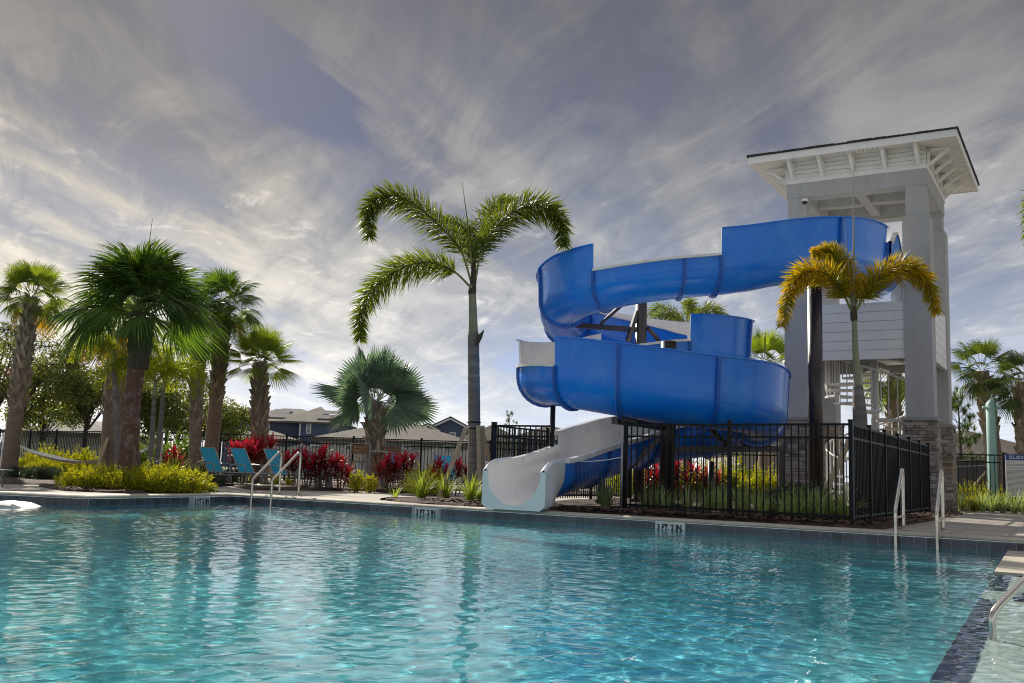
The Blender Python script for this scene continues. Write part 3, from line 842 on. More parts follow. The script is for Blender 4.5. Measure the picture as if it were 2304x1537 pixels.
def sect_rows(i0, i1, hl0, hl1, hr0, hr1, off, dz=None):
    rows = []
    for i in range(i0, i1 + 1):
        t = (i - i0) / max(1, i1 - i0); P, Tn, Ln = frame(i)
        hl, hr = hl0 + (hl1 - hl0) * t, hr0 + (hr1 - hr0) * t
        rows.append([P + Ln * u + ZUP * v for u, v in profile(hl, hr, off)])
    return rows
def skin(mb, rows, mi, flip=False):
    k = len(rows[0]); base = len(mb.v)
    for r in rows: mb.v += [tuple(p) for p in r]
    for i in range(len(rows) - 1):
        for j in range(k - 1):
            f = (base + i * k + j, base + i * k + j + 1, base + (i + 1) * k + j + 1, base + (i + 1) * k + j)
            mb.f.append(f[::-1] if flip else f); mb.m.append(mi)
LO, HI = .72, 1.24
SECT = [(0, .75, .95, .90, .95, .90), (.75, 1.6, .90, .90, .90, LO), (1.6, 3.05, HI, HI, LO, LO), (3.05, 5.33, HI, HI, LO, LO), (5.33, 5.75, LO, LO, LO, LO), (5.75, 7, LO, LO, LO, LO),
        (7, 8.4, HI, HI, LO, LO), (8.4, 9.6, HI, HI, LO, LO), (9.6, 11, HI, 1.30, .86, .98), (11, 12.5, 1.30, HI, .98, .86), (12.5, 14, HI, HI, LO, LO), (14, 15.25, HI, HI, LO, LO),
        (15.25, 17, LO, LO, LO, LO), (17, 19, LO, LO, HI, HI), (19, 20.15, LO, LO, LO, LO), (20.15, 21.0, LO, LO, HI, HI), (21.0, 22.2, LO, LO, HI, HI), (22.2, 24.0, LO, LO, HI, HI),
        (24.0, 25.5, LO, LO, HI, HI), (25.5, 27, LO, LO, HI, HI), (27, 28.9, LO, LO, 1.04, .98), (28.9, 30.3, .72, .72, .72, .70)]
EDGE = .035
for k, (a, b, hl0, hl1, hr0, hr1) in enumerate(SECT):
    i0, i1 = round(a * NS), round(b * NS)
    mb = MB()
    rin = sect_rows(i0, i1, hl0, hl1, hr0, hr1, 0); rout = sect_rows(i0, i1, hl0, hl1, hr0, hr1, EDGE)
    skin(mb, rin, 1, True); skin(mb, rout, 0)
    kk = len(rin[0])
    for e in (0, kk - 1):
        for i in range(len(rin) - 1):
            mb.add([rin[i][e], rin[i + 1][e], rout[i + 1][e], rout[i][e]], [(0, 1, 2, 3)], 1)
    for e in (0, len(rin) - 1):
        for j in range(kk - 1):
            mb.add([rin[e][j], rin[e][j + 1], rout[e][j + 1], rout[e][j]], [(0, 1, 2, 3)], 1)
    # rolled white lips along the tops of the walls
    for e, h0 in ((0, hl0), (kk - 1, hr0)):
        sg = 1 if e == 0 else -1; lip = [[], [], [], []]
        wv = .085 if k >= len(SECT) - 2 else (.06 if h0 < .9 else .035)
        for i in range(len(rin)):
            _, _, Ln = frame(i0 + i); p = rin[i][e]
            for q, (du, dv) in enumerate(((-.004, .004), (EDGE + wv, .004), (EDGE + wv, -.075 if k >= len(SECT) - 2 else (-.045 if h0 < .9 else -.02)), (-.004 + EDGE, -.075 if k >= len(SECT) - 2 else (-.045 if h0 < .9 else -.02)))):
                lip[q].append(p + Ln * (sg * du) + ZUP * dv)
        mi = 1 if h0 < 1.1 else 0
        for i in range(len(rin) - 1):
            for q in range(4):
                r_ = (q + 1) % 4
                mb.add([lip[q][i], lip[q][i + 1], lip[r_][i + 1], lip[r_][i]], [(0, 1, 2, 3)], mi)
        for i in (0, len(rin) - 1): mb.add([lip[q][i] for q in range(4)], [(0, 1, 2, 3)], mi)
    mb.build('flume_section', [M['blue'], M['gel']], slide, True)
    # flange with bolts at the far end
    if k == len(SECT) - 1: continue
    nxt = SECT[k + 1]; fl_, fr_ = min(hl1, nxt[2]), min(hr1, nxt[4])
    P, Tn, Ln = frame(i1)
    fa = profile(fl_ - .03, fr_ - .03, EDGE - .005); fbp = profile(fl_ - .03, fr_ - .03, EDGE + .058)
    mb = MB(); rows = []
    for q, tt in ((fa, -.03), (fbp, -.03), (fbp, .03), (fa, .03)):
        rows.append([P + Tn * tt + Ln * u + ZUP * v for u, v in q])
    skin(mb, rows, 0)
    fo = mb.build('flange', M['flange'], slide)
    bo = MB(); fm = profile(fl_ - .05, fr_ - .05, EDGE + .032, 26)
    acc = 0
    for q in range(1, len(fm)):
        acc += math.hypot(fm[q][0] - fm[q - 1][0], fm[q][1] - fm[q - 1][1])
        if acc < .055: continue
        acc = 0; u, v = fm[q]
        for s_ in (-1, 1):
            c = P + Ln * u + ZUP * v + Tn * (s_ * .03)
            bo.tube([c, c + Tn * (s_ * .013)], [.013, .010], 6)
    bo.build('bolts', M['bolt'], fo, kind='stuff')
# exit section with boxed front
i0, i1 = round(30.3 * NS), len(path) - 1
mb = MB(); rin, rout = [], []
for i in range(i0, i1 + 1):
    t = (i - i0) / (i1 - i0); P, Tn, Ln = frame(i)
    h = .70 - .14 * max(0, (t - .55) / .45) ** 2.2
    pr = profile(h, h, 0, 18); rin.append([P + Ln * u + ZUP * v for u, v in pr])
    ro = []
    for u, v in pr:
        w = FR - v
        s = max(abs(u), abs(w)) / max(1e-6, math.hypot(u, w)) if w > 0 else 1
        qx, qz = (u / max(s, .3), FR - w / max(s, .3)) if w > 0 else (u, v)
        k = min(1, t * 1.6)
        x = (u * 1.07) * (1 - k) + max(-.60, min(.60, qx * 1.2)) * k
        z = (v - .035 * (1 if w > 0 else 0)) * (1 - k) + (qz - .07 if w > 0 else v) * k
        ro.append(P + Ln * x + ZUP * z)
    rout.append(ro)
skin(mb, rin, 1, True); skin(mb, rout, 0); kk = len(rin[0])
for e in (0, kk - 1):
    for i in range(len(rin) - 1):
        mid = [(rin[q][e] + rout[q][e]) / 2 + ZUP * .035 for q in (i, i + 1)]
        mb.add([rin[i][e], rin[i + 1][e], mid[1], mid[0]], [(0, 1, 2, 3)], 0); mb.add([mid[0], mid[1], rout[i + 1][e], rout[i][e]], [(0, 1, 2, 3)], 0)
for j in range(kk - 1): mb.add([rin[-1][j], rin[-1][j + 1], rout[-1][j + 1], rout[-1][j]], [(0, 1, 2, 3)], 0)
ex = mb.build('exit_section', [M['exit'], M['gel']], slide, True)
# posts and arms
def post(x, y, z0, z1, r, cap=True):
    o = MB().tube([(x, y, z0), (x, y, z1)], r, 18).build('support_post', M['steel'], slide, True)
    mb = MB(); mb.tube([(x, y, z1 - .01 + .05 * math.sin(t)) for t in (0, .6, 1.2, 1.5)], [r * 1.04, r * .9, r * .4, r * .05], 14)
    mb.build('post_cap', M['steel'], o, True)
    MB().box((x, y, z0 + .09), (r * 3.2, r * 3.2, .05)).build('base_plate', M['steel'], o)
PA, PB_, PC_ = Vector((2.89, 21.45, 0)), Vector((3.15, 19.2, 0)), XY(1835, 20.15, 2)
post(PA.x, PA.y, 0, 4.75, .128); post(PB_.x, PB_.y, 0, 3.30, .16); post(PC_.x, PC_.y, 0, 4.80, .152)
p_ = XY(1243, 18.62, 1.5); post(p_.x, p_.y, 0, 1.93, .05)
p_ = XY(1352, 19.7, .5); post(p_.x, p_.y, 0, .62, .07)
p_ = XY(1600, 20.85, .5); post(p_.x, p_.y, 0, .95, .07)
def arm(p, q, w=.10, h=.10): MB().beam(p, q, w, h).build('support_arm', M['steel'], slide)
arm(Vector((2.78, 21.4, D(1425, 742, 21.4).z)), D(1243, 728, 21.2), .10, .115)
arm(D(1352, 728, 21.2), D(1412, 676, 21.35), .07, .07)
arm(D(1412, 768, 21.3), D(1434, 700, 21.4), .09, .09)
arm(D(1458, 738, 21.4), D(1490, 775, 22.0), .07, .07)
MB().box(D(1272, 715, 21.2), (.46, .16, .2)).build('saddle', M['steel'], slide)
arm(D(1383, 946, 17.55), Vector((3.05, 19.15, D(1500, 962, 19.15).z)), .13, .13)
MB().box(D(1412, 938, 17.7), (.34, .14, .2)).build('saddle', M['steel'], slide)
arm(D(1446, 938, 18.2), D(1432, 952, 18.3), .08, .08)
arm(Vector((3.1, 19.2, D(1500, 975, 19.15).z)), D(1412, 1058, 19.4), .09, .09)
arm(Vector((3.25, 19.2, D(1520, 1012, 19.2).z)), D(1757, 1010, 19.75), .12, .12)
arm(D(1592, 958, 19.3), D(1640, 1006, 19.5), .08, .08)
MB().box(D(1700, 997, 19.6), (.5, .2, .16)).build('saddle', M['steel'], slide)
p_ = D(1757, 1010, 19.75); MB().beam((p_.x, p_.y, 0), p_, .09, .09, Vector((1, 0, 0))).build('support_arm', M['steel'], slide)
# white wave-shaped guards at the slide mouth
for sgn in (1, -1):
    mb = MB(); top, bot = [], []
    for q in range(13):
        u = q / 12; f_ = (1.55 - 1.5 * u) * NS; k_ = int(f_); P_, _, Ln_ = frame(k_); P_ = P_ + (path[k_ + 1] - path[k_]) * (f_ - k_)
        p = P_ + Ln_ * (sgn * .62); bot.append(p + ZUP * .55); top.append(p + ZUP * (.93 + .36 * math.sin(PI * min(1, u * 1.25)) ** 2))
    for q in range(12):
        for off, mi in ((E1 * .025, 0), (-E1 * .025, 0)):
            mb.add([bot[q] + off, bot[q + 1] + off, top[q + 1] + off, top[q] + off], [(0, 1, 2, 3)], mi)
        mb.add([top[q] + E1 * .045, top[q + 1] + E1 * .045, top[q + 1] - E1 * .045, top[q] - E1 * .045], [(0, 1, 2, 3)], 1)
        mb.add([top[q] + E1 * .045, top[q + 1] + E1 * .045, top[q + 1] + E1 * .045 - ZUP * .06, top[q] + E1 * .045 - ZUP * .06], [(0, 1, 2, 3)], 1)
        mb.add([top[q] - E1 * .045, top[q + 1] - E1 * .045, top[q + 1] - E1 * .045 - ZUP * .06, top[q] - E1 * .045 - ZUP * .06], [(0, 1, 2, 3)], 1)
    mb.build('mouth_guard', [M['blue'], M['gel']], slide)

# ------------------------------------------------------------------ fences
def fence(label, pts, h, gap, single, nposts=None, name='metal_fence', group=None, pw=.018, rails=(.0, .2), sub=None):
    pts = [Vector(p) for p in pts]
    root = empty(name, pts[0], label, 'fence', group)
    joined = MB()
    for i in range(len(pts) - 1):
        a, b = pts[i], pts[i + 1]; d = (b - a); L = d.length; d.normalize(); nr = Vector((-d.y, d.x, 0))
        m = sub or max(1, round(L / 2.0))
        for k in range(m + (1 if i == len(pts) - 2 else 0)):
            p = a + d * (L * k / m)
            mb = MB(); mb.box(p + ZUP * (h + .03) / 2, (.058, .058, h + .03), (d, nr, ZUP))
            mb.box(p + ZUP * (h + .042), (.068, .068, .022), (d, nr, ZUP)); mb.build('post', M['black'], root)
        for z in (h - rails[0] - .02, h - rails[1] - .02, .13):
            MB().beam(a + ZUP * z, b + ZUP * z, .028, .034).build('rail', M['black'], root)
        k = int(L / gap)
        if single:
            me = MB().box((0, 0, (h - .02) / 2 + .04), (pw, pw, h - .08)).mesh('picket', M['black'])
            for q in range(1, k):
                p = a + d * (L * q / k)
                o = bpy.data.objects.new('picket', me); COL.objects.link(o); adopt(o, root)
                o.matrix_basis = Matrix.Translation(p) @ Matrix.Rotation(math.atan2(d.y, d.x), 4, 'Z')
        else:
            for q in range(1, k): joined.box(a + d * (L * q / k) + ZUP * ((h - .02) / 2 + .04), (pw, pw, h - .08), (d, nr, ZUP))
    if not single: joined.build('pickets', M['black'], root, kind='stuff')
    return root
fL, fR = G(1405, 1152), G(1917, 1184)
fence('black metal fence with pickets along the pool edge in front of the slide', [fL, fR], 1.52, .112, True, sub=2)
fS = Vector((9.42, 21.75, 0))
fence('black metal fence seen edge-on running back from the pool corner to the tower', [fR + E2 * .06, fS], 1.52, .112, True, sub=6)
fA = XY(1104, 18.95); fA2 = XY(1238, 18.35)
fence('short black metal fence between the tall palm and the slide exit wall', [fA, fA2], 1.52, .112, True, sub=1)
fK = Vector((5.3, 28.3, 0))
fence('black metal fence running back behind the slide exit', [fA + E2 * .06, fK], 1.52, .112, False)
fence('black metal fence at the back of the slide garden', [fK, XY(1762, 27.0)], 1.52, .112, True)
fence('long black metal fence in front of the houses and hedge on the left', [Vector((-30, 44, 0)), XY(60, 37), XY(250, 33.2), XY(490, 32), XY(1100, 31), XY(1300, 31)], 1.52, .112, False)
fence('black metal fence beside the tower in front of the leaning palm', [XY(2148, 26.7), XY(2262, 26.4)], 1.52, .112, True, sub=1)
fence('black metal fence behind the slide rules sign', [XY(2262, 26.4) + Vector((.06, 0, 0)), XY(2480, 25.6)], 1.52, .112, False)
fence('dark metal fence further back behind the right-hand shrubs', [XY(2120, 36), XY(2235, 30), XY(2560, 31)], 1.52, .08, False)
# safety net rope beside the slide exit
npost = XY(1397, 16.6); ns = empty('safety_net', npost, 'dark mesh safety net with white top rope beside the slide exit', 'net')
MB().tube([npost, npost + ZUP * 1.18], .022, 8).build('net_post', M['chairframe'], ns, True)
a, b = npost + ZUP * .93, D(1262, 1034, 16.9)
top = [a + (b - a) * (q / 14) - ZUP * (.05 * math.sin(PI * q / 14)) for q in range(15)]
MB().tube(top, .009, 6).build('rope', M['rope'], ns, True)
nt_ = MB()
for q in range(0, 46):
    u = q / 45; p = a + (b - a) * u - ZUP * (.05 * math.sin(PI * u)); zb = .06 + .30 * u
    nt_.beam(p, Vector((p.x, p.y, zb)), .004, .004, Vector((0, 1, 0)))
for r in range(1, 22):
    for q in range(14):
        def np_(u): 
            p = a + (b - a) * u - ZUP * (.05 * math.sin(PI * u)); zb = .06 + .30 * u
            return Vector((p.x, p.y, p.z + (zb - p.z) * r / 22))
        nt_.beam(np_(q / 14), np_((q + 1) / 14), .004, .004)
nt_.build('mesh_cord', M['black'], ns, kind='stuff')

# ------------------------------------------------------------------ pool rails
def handrail(px, label, group=None):
    e = edge_at(px); p0 = e - ENRM * .10; q0 = e + ENRM * .66
    r = empty('pool_handrail', e, label, 'handrail', group)
    pts = [p0 + ZUP * -.9, p0 + ZUP * .0, p0 + ZUP * .24, p0 + ENRM * .02 + ZUP * .31]
    kn = p0 + ENRM * .02 + ZUP * .31; tp = q0 - ENRM * .13 + ZUP * .80
    pts += [kn + (tp - kn) * .33, kn + (tp - kn) * .66, tp, q0 - ENRM * .06 + ZUP * .845, q0 - ENRM * .012 + ZUP * .80, q0 + ZUP * .70, q0 + ZUP * .35, q0]
    MB().tube(bez(pts, 60), .0245, 12).build('rail_tube', M['chrome'], r, True)
    MB().tube([p0 + ZUP * .19, q0 + ZUP * .19], .018, 8).build('crossbar', M['chrome'], r, True)
    MB().tube([q0 + ZUP * .001, q0 + ZUP * .012], .07, 14).build('base_plate', M['chrome'], r, True)
handrail(573, 'stainless pool handrail by the loungers, left one of the pair', 'handrails by the loungers')
handrail(617, 'stainless pool handrail by the loungers, right one of the pair', 'handrails by the loungers')
handrail(2018, 'stainless pool handrail below the fence corner, nearer the fence', 'handrails by the tower')
handrail(2111, 'stainless pool handrail in front of the stone column', 'handrails by the tower')
s0 = G(2235, 1432, WZ); hr = empty('pool_handrail', s0, 'large stainless step handrail rising from the water at the right edge', 'handrail')
k0 = D(2233, 1378, s0.y); k1 = D(2310, 1300, s0.y + .05)
pts = [s0 - ZUP * .25, s0, k0 - ZUP * .03, k0 + (k1 - k0) * .14 + ZUP * .0, k0 + (k1 - k0) * .6, k1, k1 + (k1 - k0) * 1.2, k1 + (k1 - k0) * 2.4, k1 + (k1 - k0) * 2.7 + Vector((.12, 0, -.1))]
e_ = pts[-1]; pts += [Vector((e_.x + .03, e_.y, .2)), Vector((e_.x + .03, e_.y, WZ - .2))]
MB().tube(bez(pts, 70), .0205, 14).build('rail_tube', M['chrome'], hr, True)

# ------------------------------------------------------------------ palms
def fan_mesh(name, R, pet, n, spread, droop, fold, mats, seed, split=.5, tip=.0, sag=.10, wid=1.0):
    rnd = random.Random(seed); mb = MB(); pts = []
    for q in range(6):
        y = pet * q / 5; pts.append(Vector((0, y, -sag * y * y)))
    mb.tube(pts, [.020, .017, .014, .012, .010, .008], 5, 1)
    hub = pts[-1]; sl = -2 * sag * pet
    dphi = 2 * spread / n
    for i in range(n):
        ph = -spread + dphi * (i + .5); L = R * (.66 + .34 * math.cos(ph * .62)) * rnd.uniform(.9, 1.06)
        d = Vector((math.sin(ph), math.cos(ph), 0)); c = Vector((d.y, -d.x, 0)); drp = droop * rnd.uniform(.7, 1.35)
        def at(t, w, up=0, tw=0):
            r = t * L; y_ = d.y * r
            z = sl * y_ - drp * R * (r / R) ** 2.3 - fold * abs(math.sin(ph)) * r - tip * R * max(0, t - .6) ** 1.5 * rnd.uniform(.6, 1.5)
            return hub + d * r * (1 - .12 * drp * t) + c * w + ZUP * (z + up)
        w5 = split * L * math.tan(dphi / 2) * wid; lift = w5 * .55
        V = [hub, at(split, -w5, -lift), at(split, 0), at(split, w5, -lift), at(.78, -w5 * .7, -lift * .7), at(.78, 0), at(.78, w5 * .7, -lift * .7), at(1, rnd.uniform(-.01, .01))]
        mb.add(V, [(0, 1, 2), (0, 2, 3), (1, 4, 5, 2), (2, 5, 6, 3), (4, 7, 5), (5, 7, 6)], 0)
    return mb.mesh(name, mats)
def set_frond(me, parent, c, az, el, roll=0, sc=1.0):
    y = Vector((math.sin(az) * math.cos(el), math.cos(az) * math.cos(el), math.sin(el)))
    x = y.cross(ZUP)
    if x.length < .05: x = Vector((math.cos(az), -math.sin(az), 0))
    x.normalize(); z = x.cross(y)
    m = Matrix((x, y, z)).transposed().to_4x4(); m.translation = c
    m = m @ Matrix.Rotation(roll, 4, 'Y') @ Matrix.Diagonal((sc, sc, sc, 1))
    return link('frond', me, parent, m)
petm = {k: M['straplime'] for k in ()}
M['petiole'] = surf("petiole", (.17, .20, .05), (.22, .22, .07), .5, 4)
M['petiole_pale'] = surf("petiole_pale", (.30, .34, .26), (.36, .38, .30), .5, 4)
FAN = {}
def fanset(key, **kw):
    base = dict(R=.95, pet=.85, n=38, spread=R_(118), droop=.16, fold=.15, split=.5, tip=.25, sag=.10)
    base.update(kw); mats = base.pop('mats')
    FAN[key] = [fan_mesh('frond', mats=mats, seed=hash(key) % 1000 if False else (len(FAN) * 17 + q), **{**base, 'droop': base['droop'] * f, 'sag': base['sag'] * g}) for q, (f, g) in enumerate(((.45, .4), (.9, .9), (1.3, 1.4), (1.8, 2.2)))]
fanset('dark', R=.86, pet=.86, n=44, spread=R_(128), droop=.30, tip=1.0, mats=[M['darkfan'], M['petiole']])
fanset('mid', R=.88, pet=.8, n=38, droop=.18, tip=.35, mats=[M['midfan'], M['petiole']])
fanset('midd', R=.88, pet=.8, n=38, droop=.2, tip=.5, mats=[M['duskfan'], M['petiole']])
fanset('old', R=.85, pet=.8, n=34, droop=.3, tip=.5, mats=[M['oldfan'], M['petiole']])
fanset('stiff', R=.92, pet=.7, n=36, droop=.06, tip=.1, split=.42, mats=[M['midfan'], M['petiole']])
fanset('bis', R=1.0, pet=.68, n=38, spread=R_(120), droop=.05, tip=.05, fold=.12, split=.62, sag=.08, wid=1.25, mats=[M['bisfan'], M['petiole_pale']])
def crown(parent, c, n, key, el0, el1, sc, seed, rz=.25, oldkey=None, nold=0, power=1.0, azoff=0, roll=.75):
    rnd = random.Random(seed)
    for i in range(n):
        t = (i + .5) / n; el = R_(el0 + (el1 - el0) * t ** power) + rnd.uniform(-.12, .12)
        az = azoff + i * 2.39996 + rnd.uniform(-.25, .25)
        k = min(3, int(t * 3.2 + rnd.random() * .8)); ks = oldkey if (oldkey and i >= n - nold) else key
        set_frond(FAN[ks][k], parent, c + Vector((math.sin(az) * .08, math.cos(az) * .08, (.5 - t) * rz)), az, el, rnd.uniform(-roll, roll), sc * rnd.uniform(.86, 1.08) * (.86 + .14 * math.cos(el)))
def trunk(parent, pts, rad, mat, n=14, name='trunk', jitter=.04, seg=40):
    P = bez(pts, seg); rs = []
    for i in range(len(P)):
        t = i / (len(P) - 1) * (len(rad) - 1); k = min(int(t), len(rad) - 2); rs.append((rad[k] + (rad[k + 1] - rad[k]) * (t - k)) * (1 + rr(-jitter, jitter)))
    mb = MB().tube(P, rs, n); return mb.build(name, mat, parent, True), P, rs
def boots(parent, P, rs, t0, t1, k, seed, L=.30, mat='boot', out=.75):
    rnd = random.Random(seed); mb = MB(); N_ = len(P) - 1
    for q in range(k):
        t = t0 + (t1 - t0) * q / k; f = t * N_; i = min(int(f), N_ - 1); c = P[i] + (P[i + 1] - P[i]) * (f - i); r = rs[i] * .92
        for side in (-1, 1):
            az = q * 2.39996 + rnd.uniform(-.2, .2); az2 = az + side * .42
            o1 = Vector((math.sin(az2), math.cos(az2), 0)); o2 = Vector((math.sin(az), math.cos(az), 0))
            up = (P[i + 1] - P[i]).normalized(); l = L * rnd.uniform(.8, 1.25); w = .042 * rnd.uniform(.8, 1.2)
            a = c + o1 * r - up * l * .35; b = c + o2 * (r + l * out * rnd.uniform(.25, .6)) + up * l * .6
            s = o2.cross(up).normalized()
            mb.add([a - s * w, a + s * w, b + s * w * .8, b - s * w * .8, a - s * w - o1 * .05, a + s * w - o1 * .05, b + s * w * .8 - o2 * .05, b - s * w * .8 - o2 * .05],
                   [(0, 1, 2, 3), (7, 6, 5, 4), (0, 3, 7, 4), (1, 5, 6, 2), (3, 2, 6, 7)])
    mb.build('leaf_bases', M[mat], parent, kind='stuff')
def tripod(base, h, r, label, az0=0, n=3):
    s = empty('palm_brace', base, label, 'brace')
    for q in range(n):
        a = az0 + q * 2 * PI / n; d = Vector((math.sin(a), math.cos(a), 0))
        MB().beam(base + d * r, base + d * .16 + ZUP * h, .085, .045, d).build('timber', M['stake'], s)
    mb = MB(); mb.tube([base + ZUP * (h - .03), base + ZUP * (h + .03)], .19, 14); mb.build('strap', M['black'], s, True)
def sabal(label, base, top, rad, key, n, el0, el1, sc, seed, bootr=(.45, .97), oldkey=None, nold=0, lean=None, bk=46, group=None, mat='trunk', power=1.0):
    root = empty('palm_tree', base, label, 'palm', group)
    mid = (base + top) / 2 + (lean or Vector((0, 0, 0)))
    tr, P, rs = trunk(root, [base - ZUP * .05, mid, top], rad, M[mat])
    if bk: boots(root, P, rs, *bootr, bk, seed)
    crown(root, top + ZUP * .05, n, key, el0, el1, sc, seed, oldkey=oldkey, nold=nold, power=power, roll=1.35 if key == 'bis' else (.45 if key == 'stiff' else .8))
    return root
# big dark fan palm in the golden shrubs
b0 = XY(289, 19.4); t0 = D(320, 705, 19.4)
big = empty('palm_tree', b0, 'dense dark fan palm with thick red-brown trunk rising from golden shrubs', 'palm')
tr, P, rs = trunk(big, [b0, b0 + (t0 - b0) * .4 + Vector((-.06, 0, 0)), t0], [.24, .21, .18, .165, .17, .18], M['redtrunk'], 16)
boots(big, P, rs, .05, .66, 60, 3, .09, 'redtrunk', .15)
_, P2, rs2 = trunk(big, [b0 + (t0 - b0) * .68, b0 + (t0 - b0) * .85, t0], [.20, .25, .23], M['fiber'], 14, 'fibre_sheath', .09, 18)
crown(big, t0 + ZUP * .05, 52, 'dark', 88, 14, .86, 11, .4, power=1.0)
for az, el, k, sc in ((-98, 10, 2, 1.12), (-82, 22, 2, 1.0), (-112, -6, 3, 1.0), (-60, 14, 2, .9), (84, 16, 2, .8), (-150, -30, 3, .5), (140, -35, 3, .5)):
    set_frond(FAN['dark'][k], big, t0 + ZUP * .05, R_(az), R_(el), rr(-.3, .3), sc)
set_frond(FAN['old'][3], big, t0, R_(-105), R_(-38), .2, .55)
MB().tube([t0 + ZUP * 1.0, D(343, 492, 19.4)], [.014, .004], 6).build('spear', M['petiole'], big)
sabal('leaning sabal palm with criss-cross bark at the left edge', XY(18, 25.5), D(72, 668, 25.5), [.22, .20, .19, .20, .18, .15], 'mid', 30, 85, -40, .64, 21, (.38, .98), 'old', 2, Vector((-.02, 0, 0)), 60)
sabal('sabal palm with smooth brown trunk behind the first teal lounger', XY(437, 28.5), D(447, 735, 28.5), [.20, .18, .17, .19, .17], 'dark', 24, 70, -40, .72, 22, (.35, .98), None, 0, None, 50)
sabal('taller sabal palm with pale trunk right of the smooth brown one', XY(468, 29.5), D(503, 690, 29.5), [.24, .22, .20, .23, .20], 'dark', 26, 85, -35, .74, 23, (.45, .98), 'old', 2, Vector((.03, 0, 0)), 56)
sabal('sabal palm with full boot-covered trunk standing before the blue house', XY(583, 29), D(586, 815, 29), [.26, .23, .22, .23, .17], 'stiff', 28, 88, -18, .76, 24, (.1, .98), None, 0, None, 70)
bp = sabal('silver-green fan palm with short stout trunk and timber braces', XY(843, 27.5), D(845, 905, 27.5), [.25, .24, .25, .30, .22], 'bis', 24, 84, -10, 1.02, 25, (.25, .98), None, 0, None, 40)
tripod(XY(843, 27.5), 1.45, 1.15, 'timber braces round the silver-green fan palm', .8)
tripod(XY(583, 29), 1.1, .9, 'timber braces at the palm before the blue house', .3)
sabal('small thatched palm trunk seen behind the big fan palm, tied to timber', XY(246, 27), D(262, 745, 27), [.30, .27, .24, .22, .2], 'mid', 18, 75, -35, .75, 26, (.4, .98), 'old', 3, None, 40)
tripod(XY(246, 27), 1.35, .8, 'timber braces on the palm behind the big fan palm', 1.2)
sabal('palm crown rising behind the slide beside the tower column', XY(1722, 33), D(1722, 815, 33), [.25, .23, .2], 'stiff', 24, 85, -30, .85, 27, (.4, .98))
sabal('palm crown hanging behind the staircase of the tower', XY(2010, 32), D(2012, 830, 32), [.25, .23, .2], 'mid', 24, 80, -50, .95, 28, (.4, .98))
sabal('sabal palm with smooth leaning trunk behind the right-hand fence', XY(2247, 28), D(2208, 835, 28), [.27, .25, .22, .21, .2], 'midd', 22, 85, -50, .62, 29, (.55, .98), None, 0, Vector((.05, 0, 0)), 40)
sabal('rough-barked sabal palm cut by the right edge of the frame', XY(2312, 27), D(2300, 860, 27), [.24, .22, .22, .2], 'midd', 22, 85, -48, .64, 30, (.2, .98), None, 0, None, 56)
tripod(XY(2247, 28) + Vector((.05, 0, 0)), 1.3, 1.2, 'timber brace of the leaning palm on the right', 1.9, 2)

def feather(parent, pts, L, n, mats, seed, k=5, start=.14, wd=.024, droop=.35, spread=1.0):
    rnd = random.Random(seed); P = bez(pts, n); mb = MB()
    mb.tube(P[::3], [max(.004, .022 * (1 - i / (len(P[::3]))) + .004) for i in range(len(P[::3]))], 5, 1)
    for i, p in enumerate(P):
        t = i / n
        if t < start or i == n: continue
        Tn = (P[min(i + 1, n)] - P[i - 1]).normalized(); a = Tn.cross(ZUP)
        if a.length < .05: a = Vector((1, 0, 0))
        a.normalize(); b = a.cross(Tn)
        u = (t - start) / (1 - start); ln = L * (.55 + .45 * math.sin(PI * min(1, u * 1.15 + .12))) * (1 if u < .8 else (1 - (u - .8) * 1.9))
        for q in range(k):
            w = (q / k * 2 * PI + rnd.uniform(-.4, .4) + i * .7)
            rad = a * math.cos(w) * spread + b * math.sin(w) * .85
            d = (Tn * rnd.uniform(.38, .85) + rad).normalized(); l = ln * rnd.uniform(.75, 1.1)
            s = d.cross(Vector((rnd.uniform(-1, 1), rnd.uniform(-1, 1), rnd.uniform(-.3, 1)))).normalized()
            m_ = p + d * l * .5 - ZUP * droop * l * .12; e = p + d * l * .97 - ZUP * droop * l * .5; w_ = wd * .5
            mb.add([p - s * w_ * .5, p + s * w_ * .5, m_ + s * w_, m_ - s * w_, e], [(0, 1, 2, 3), (3, 2, 4)], 0)
    return mb.build('frond', mats, parent)
# tall feather palm left of the slide
YT = 20.0
def d3(*q): return [D(a, b, c) for a, b, c in q]
b0 = XY(1066, YT)
tall = empty('palm_tree', b0, 'tall feather palm with smooth grey trunk left of the slide', 'palm')
trunk(tall, [b0, D(1067, 950, YT), D(1065, 750, YT)], [.145, .135, .13, .128, .125, .12], M['ringtrunk'], 18, jitter=.015, seg=60)
trunk(tall, [D(1065, 752, YT), D(1064, 700, YT), D(1062, 642, YT)], [.105, .09, .085, .075], M['shaft'], 14, 'crownshaft', .01, 20)
trunk(tall, [D(1062, 662, YT), D(1065, 630, YT), D(1066, 590, YT)], [.085, .07, .04], M['fiber'], 10, 'fibre_collar', .08, 10)
mb = MB(); mb.tube([D(1072, 775, YT - .1), D(1080, 758, YT - .15), D(1089, 742, YT - .18)], [.045, .05, .008], 8); mb.build('leaf_stub', M['fiber'], tall)
mats = [M['feather'], M['petiole']]
feather(tall, d3((1062, 640, YT), (1035, 560, YT - .1), (985, 505, YT - .2), (925, 455, YT - .3), (868, 440, YT - .4), (828, 470, YT - .45), (832, 535, YT - .5)), .64, 120, mats, 1, 10)
feather(tall, d3((1058, 645, YT), (1020, 610, YT - .2), (965, 590, YT - .45), (900, 605, YT - .7), (845, 645, YT - .85), (812, 705, YT - .95), (810, 765, YT - 1.0)), .60, 115, mats, 2, 10)
